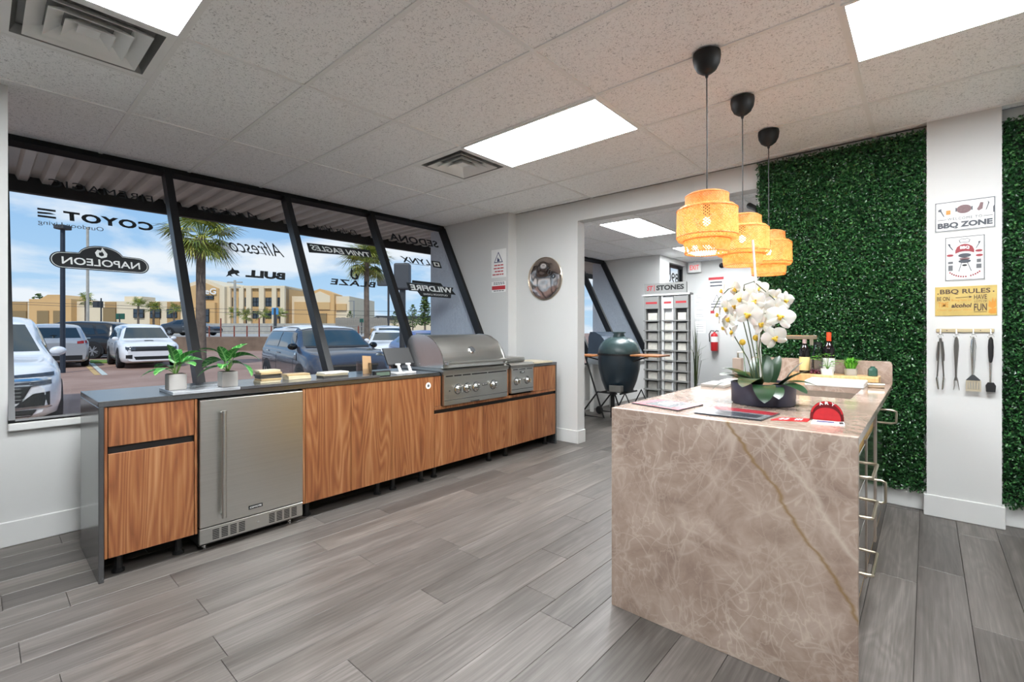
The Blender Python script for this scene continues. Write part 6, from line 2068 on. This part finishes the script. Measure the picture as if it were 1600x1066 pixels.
slim(t, 'fork_neck', [(HX[1] - .002, .955, .006), (HX[1] - .002, .932, .011)], 'tool_steel', 0)
for sg in (-1, 1): slim(t, 'tine', [(HX[1] - .002 + sg * .008, .934, .003), (HX[1] + sg * .010, .90, .0025), (HX[1] + sg * .014, .870, .0015)], 'chrome', 0, .002)
t = thing('spatula', 'steel spatula with a slotted pale blade on the third hook', 'spatula', (HX[2], PY - .03, .86), group='barbecue tools on the hook rail')
ring(t, HX[2], 1.226)
slim(t, 'handle', [(HX[2], 1.222, .004), (HX[2], 1.20, .011), (HX[2], 1.16, .0145), (HX[2] - .001, 1.08, .011), (HX[2] - .002, 1.0, .007), (HX[2] - .003, .975, .006)], 'chrome', 0, .007)
MB().prism([(HX[2] - .006, PY - .032, .978), (HX[2] + .002, PY - .032, .978), (HX[2] + .032, PY - .032, .945), (HX[2] + .032, PY - .032, .938), (HX[2] - .034, PY - .032, .938), (HX[2] - .034, PY - .032, .942)], (0, .004, 0)).build('blade_neck', M['dark_grey'], t)
bl = MB()
for i in range(6):
    x0 = HX[2] - .036 + i * .0125
    bl.box(x0, x0 + .0088, PY - .032, PY - .0295, .882, .930)
bl.box(HX[2] - .036, HX[2] + .036, PY - .032, PY - .0295, .928, .940).box(HX[2] - .036, HX[2] + .036, PY - .032, PY - .0295, .868, .884)
bl.build('blade', plain('pale steel blade', '#d8cdb4', 0.35, 0.6, var=0.05), t)
t = thing('basting_brush', 'basting brush with a black grip on the fourth hook', 'brush', (HX[3], PY - .03, .87), group='barbecue tools on the hook rail')
ring(t, HX[3], 1.226)
slim(t, 'grip', [(HX[3], 1.222, .004), (HX[3], 1.205, .011), (HX[3], 1.16, .0135), (HX[3], 1.10, .012), (HX[3] - .001, 1.065, .008), (HX[3] - .001, 1.058, .004)], 'black', 0, .008)
slim(t, 'shaft', [(HX[3] - .001, 1.062, .0075), (HX[3] - .001, .99, .0055), (HX[3] - .001, .93, .0055)], 'chrome', 0, .005)
MB().prism([(HX[3] - .014, PY - .038, .932), (HX[3] + .013, PY - .038, .932), (HX[3] + .023, PY - .038, .912), (HX[3] + .020, PY - .038, .872), (HX[3] - .022, PY - .038, .872), (HX[3] - .024, PY - .038, .912)], (0, .014, 0)).build('brush_head', M['black'], t)

# ------------------------------------------------------------------ far room
kx, ky = 0.70, 5.92
km = thing('kamado_grill', 'dark green egg shaped ceramic grill on a black folding stand', 'grill', (kx, ky, 0))
def m_ceramic():
    t = NT('dark green ceramic')
    f_ = t.noise(t.coord(), 90, 3)
    t.bump(f_, 0.25, 0.01)
    return t.set(t.ramp(t.noise(t.coord(), 9, 2), [(0.3, '#344546'), (0.7, '#3d4f50')]), 0.25)
M['ceramic'] = m_ceramic()
M['ceramic_dk'] = plain('dark glazed base', '#1d2a33', 0.3, var=0.1)
MB().lathe([(0, .40), (.16, .40), (.19, .42), (.245, .56), (.285, .72), (.292, .86), (.285, .915), (0, .915)], (kx, ky, 0), 40).build('bowl', M['ceramic_dk'], km, smooth=50)
dm_ = MB().lathe([(.286, .935), (.290, .955), (.282, 1.01), (.25, 1.075), (.20, 1.125), (.14, 1.155), (.085, 1.170), (.08, 1.19), (0, 1.19)], (kx, ky, 0), 40).build('dome', M['ceramic'], km, smooth=50)
MB().lathe([(.0, 1.185), (.075, 1.185), (.072, 1.215), (.092, 1.22), (.092, 1.236), (0, 1.242)], (kx, ky, 0), 24).build('chimney_cap', M['ceramic'], dm_, smooth=30)
MB().lathe([(.288, .912), (.299, .912), (.299, .938), (.288, .938)], (kx, ky, 0), 40).build('steel_band', M['black'], km)
MB().rbox(kx + .02, kx + .20, ky - .315, ky - .24, .43, .52, .006).build('draft_door', M['tool_steel'], km)
for sg, nm in ((-1, 0), (1, 1)):
    cx_ = kx + sg * .50
    sh = MB().rbox(cx_ - .20, cx_ + .20, ky - .26, ky + .10, .885 if sg < 0 else .915, .905 if sg < 0 else .937, .006).build('side_shelf', M['acacia'], km)
    MB().tube([(kx + sg * .27, ky - .1, .84), (cx_, ky - .1, .885 if sg < 0 else .915)], .010, 8).build('shelf_bracket', M['black'], sh)
for yy_ in (ky - .24, ky + .24):
    MB().tube([(kx - .40, yy_, .88), (kx - .10, yy_, .05), (kx - .46, yy_, .05), (kx - .44, yy_, .10), (kx - .20, yy_, .40), (kx + .10, yy_, .40)], .012, 8).build('stand_frame', M['black'], km)
    MB().tube([(kx + .02, yy_, .03), (kx + .22, yy_, .42), (kx + .40, yy_, .06)], .012, 8).build('stand_frame', M['black'], km)
    MB().lathe([(0, -.018), (.05, -.018), (.058, -.01), (.058, .01), (.05, .018), (0, .018)], (kx - .46, yy_, .058), 20, 'Y').build('wheel', M['rubber'], km, smooth=30)
MB().tube([(kx - .1, ky, .02), (kx - .1, ky, .42)], .03, 10).build('centre_post', M['black'], km)
for sg in (-1, 1): MB().tube([(kx + sg * .15, ky - .24, .40), (kx + sg * .15, ky + .24, .40)], .012, 8).build('cross_bar', M['black'], km)

# blue hooded grill on the window ledge
bgx, bgy = 0.06, 6.55
bg_ = thing('hooded_grill', 'grill with a blue grey hood in the far room, partly behind the jamb', 'grill', (bgx, bgy, 0))
MB().box(bgx - .06, bgx + .30, bgy - .34, bgy + .34, .735, .90).build('firebox', M['steel'], bg_)
hp = [(bgx + .30, .90), (bgx + .29, 1.0), (bgx + .24, 1.10), (bgx + .16, 1.19), (bgx + .06, 1.235), (bgx - .02, 1.235), (bgx - .05, 1.15), (bgx - .06, .90)]
MB().prism([(x, bgy - .33, z) for x, z in hp], (0, .66, 0)).build('hood', plain('blue grey enamel', '#43505e', 0.25, 0.2, var=0.05), bg_, smooth=30)
for y in (bgy - .2, bgy - .08, bgy + .05, bgy + .2): MB().lathe([(.022, 0), (.02, .025), (0, .027)], (bgx + .30, y, .81), 14, 'X').build('knob', M['black'], bg_)
MB().tube([(bgx + .34, bgy - .3, .95), (bgx + .34, bgy + .3, .95)], .010, 8).build('hood_handle', M['chrome'], bg_)
for y in (bgy - .30, bgy + .30): MB().box(bgx - .03, bgx + .02, y - .02, y + .02, 0, .735).build('leg', M['white_plastic'], bg_)

# stone display rack
rx, ry = 0.335, 7.50
rk = thing('stone_display', 'grey display rack of stone samples headed ST STONES', 'display rack', (.70, ry, 0))
M['rack'] = plain('grey rack', '#8f8f8d', 0.5, var=0.04)
hdz0, hdz1 = 1.90, 2.06
MB().rbox(.335, 1.055, ry - .02, ry + .02, 1.87, 2.045, .004).build('header_board', M['rack'], rk)
text('header_lettering', 'ST', M['ink_red'], rk, (.375, ry - .0215, 1.925), XR, ZU, .115, .085, bold=.03, shear=.2)
MB().box(.505, .515, ry - .0215, ry - .0205, 1.915, 2.02).build('header_rule', M['ink_red'], rk)
text('header_lettering', 'STONES', M['ink'], rk, (.545, ry - .0215, 1.925), XR, ZU, .47, .085, bold=.045)
M['rack_pale'] = plain('pale rack', '#d9dadb', 0.4, var=0.03)
cols_ = ((.345, .605, 'rack'), (.645, .83, 'rack_pale'), (.86, 1.095, 'rack'))
rnd = random.Random(11)
MB().box(.30, 1.12, ry - .06, ry + .10, 1.835, 1.865).build('top_shelf', M['rack_pale'], rk)
for ci, (x0, x1, mt) in enumerate(cols_):
    yb = ry + (.04 if ci == 1 else 0)
    MB().box(x0, x1, yb + .02, yb + .05, 0.02, 1.835).build('back_panel', M['dark_grey' if ci != 1 else 'rack_pale'], rk)
    MB().box(x0, x0 + .025, yb - .04, yb + .02, 0.02, 1.835).build('side_rail', M[mt], rk)
    MB().box(x1 - .025, x1, yb - .04, yb + .02, 0.02, 1.835).build('side_rail', M[mt], rk)
    MB().box(x0, x1, yb - .055, yb - .04, 1.62, 1.82).build('name_board', M[mt], rk)
    MB().box(x0 + .03, x1 - .03, yb - .0562, yb - .0552, 1.70, 1.735).build('printed_word', M['ink_red'], rk)
    for j in range(9):
        z = 1.43 - j * .165
        if z < .05: break
        MB().box(x0 - .012, x1 + .012, yb - .055, yb + .02, z - .022, z).build('ledge', M['rack' if ci != 1 else 'grey_metal'], rk)
        pale = ci == 1
        sm = MB().rbox(x0 + (.05 if not pale else .03), x1 - (.05 if not pale else .03), yb - .012, yb + .004, z, z + .118, .002, 1)
        solo(sm, 'stone_tile', [STN['grey'], STN['white'], STN['white']][0 if ci != 1 else 1] if j % 3 else STN['white'],
             'stone tile on the %s ledge down, rack column %s' % (('first', 'second', 'third', 'fourth', 'fifth', 'sixth', 'seventh', 'eighth', 'ninth')[j], ('nearer the windows', 'with the white frame', 'nearer the thin leaved plant')[ci]), 'stone tile',
             group='stone tiles in the display rack')
# spiky plant behind the rack, in a floor pot
sp_ = thing('spiky_plant', 'thin leaved plant peeping out behind the display rack', 'potted plant', (1.03, 7.95, 0))
MB().lathe([(0, 0), (.10, 0), (.13, .26), (.12, .26), (.11, .24), (0, .24)], (0, 0, 0), 20).build('pot', M['dark_grey'], sp_, world=False, smooth=50)
tuft(sp_, 26, 1.25, .30, 'treeleaf', .006, 9, .24)

# far wall fittings
ex = thing('exit_sign', 'red lettered exit sign under the far room ceiling', 'exit sign', (.34, 9.82, 2.52))
MB().rbox(.20, .46, 9.79, 9.84, 2.46, 2.66, .006).build('sign_case', M['white_plastic'], ex)
M['exit_red'] = m_emit('lit red letters', (.85, .16, .16, 1), 0.9)
text('exit_lettering', 'EXIT', M['exit_red'], ex, (.235, 9.788, 2.51), XR, ZU, .19, .10, bold=.02)
MB().box(.31, .35, 9.80, 9.83, 2.66, CEIL).build('ceiling_mount', M['white_plastic'], ex)
fe = thing('fire_extinguisher', 'red fire extinguisher mounted on the far wall', 'fire extinguisher', (.72, 9.84, .84))
FY = Y_FAR - .075
MB().lathe([(0, .84), (.062, .84), (.068, .855), (.068, 1.14), (.055, 1.18), (.022, 1.20), (.022, 1.22), (0, 1.22)], (.72, FY, 0), 20).build('cylinder', M['red'], fe, smooth=50)
MB().lathe([(.0685, 1.02), (.0690, 1.02), (.0690, 1.13), (.0685, 1.13)], (.72, FY, 0), 20).build('label_band', M['paper'], fe)
MB().tube([(.72, FY, 1.21), (.76, FY, 1.25), (.80, FY, 1.24)], .010, 8).build('valve', M['black'], fe)
MB().tube([(.72, FY, 1.24), (.66, FY - .01, 1.25), (.62, FY - .01, 1.18), (.63, FY - .01, 1.02)], .010, 8).build('hose', M['black'], fe)
MB().box(.69, .75, FY + .06, Y_FAR, 1.08, 1.16).build('bracket', M['tool_steel'], fe)
w1 = signboard('warning_sign', 'white warning sign with a red header on the far wall', .575, .885, Y_FAR, 2.05, 2.345, 'paper', .004)
yq2 = Y_FAR - .0052
poly_on(w1, 'red_header', yq2, [(.58, 2.285), (.88, 2.285), (.88, 2.34), (.58, 2.34)], 'ink_red')
for zz in (2.22, 2.15): poly_on(w1, 'printed_line', yq2, [(.61, zz), (.85, zz), (.85, zz + .03), (.61, zz + .03)], 'ink_slate')
w2 = signboard('warning_sign', 'poster with a triangle below the red headed sign on the far wall', .595, .90, Y_FAR, 1.58, 2.03, 'paper', .004, 'ink_grey')
poly_on(w2, 'printed_triangle', yq2 - .002, [(.745, 1.99), (.67, 1.83), (.82, 1.83)], 'ink_slate')
poly_on(w2, 'triangle_field', yq2 - .003, [(.745, 1.965), (.69, 1.842), (.80, 1.842)], 'paper')
poly_on(w2, 'red_block', yq2 - .002, [(.62, 1.60), (.70, 1.60), (.70, 1.66), (.62, 1.66)], 'ink_red')
for zz in (1.78, 1.72): poly_on(w2, 'printed_line', yq2 - .002, [(.63, zz), (.86, zz), (.86, zz + .022), (.63, zz + .022)], 'ink_slate')
for k_, (x0, x1, z0, z1) in enumerate(((.30, .52, 1.80, 2.02), (.30, .52, 1.50, 1.74), (.30, .52, 1.20, 1.44))):
    n_ = signboard('paper_notice', 'plain white notice on the far wall, %s of three' % ('highest', 'middle one', 'lowest')[k_], x0, x1, Y_FAR, z0, z1, 'paper', .002)
    for j in range(4): poly_on(n_, 'printed_line', Y_FAR - .0032, [(x0 + .03, z0 + .04 + j * .045), (x1 - .04, z0 + .04 + j * .045), (x1 - .04, z0 + .046 + j * .045), (x0 + .03, z0 + .046 + j * .045)], 'ink_grey')
dc = thing('dome_camera', 'small black dome on the far wall', 'camera', (.843, Y_FAR, 2.52))
MB().lathe([(.055, 0), (.055, -.01), (.045, -.03), (.025, -.045), (0, -.05)], (.843, Y_FAR, 2.565), 20, 'Y').build('dome', M['black_gloss'], dc, smooth=60)
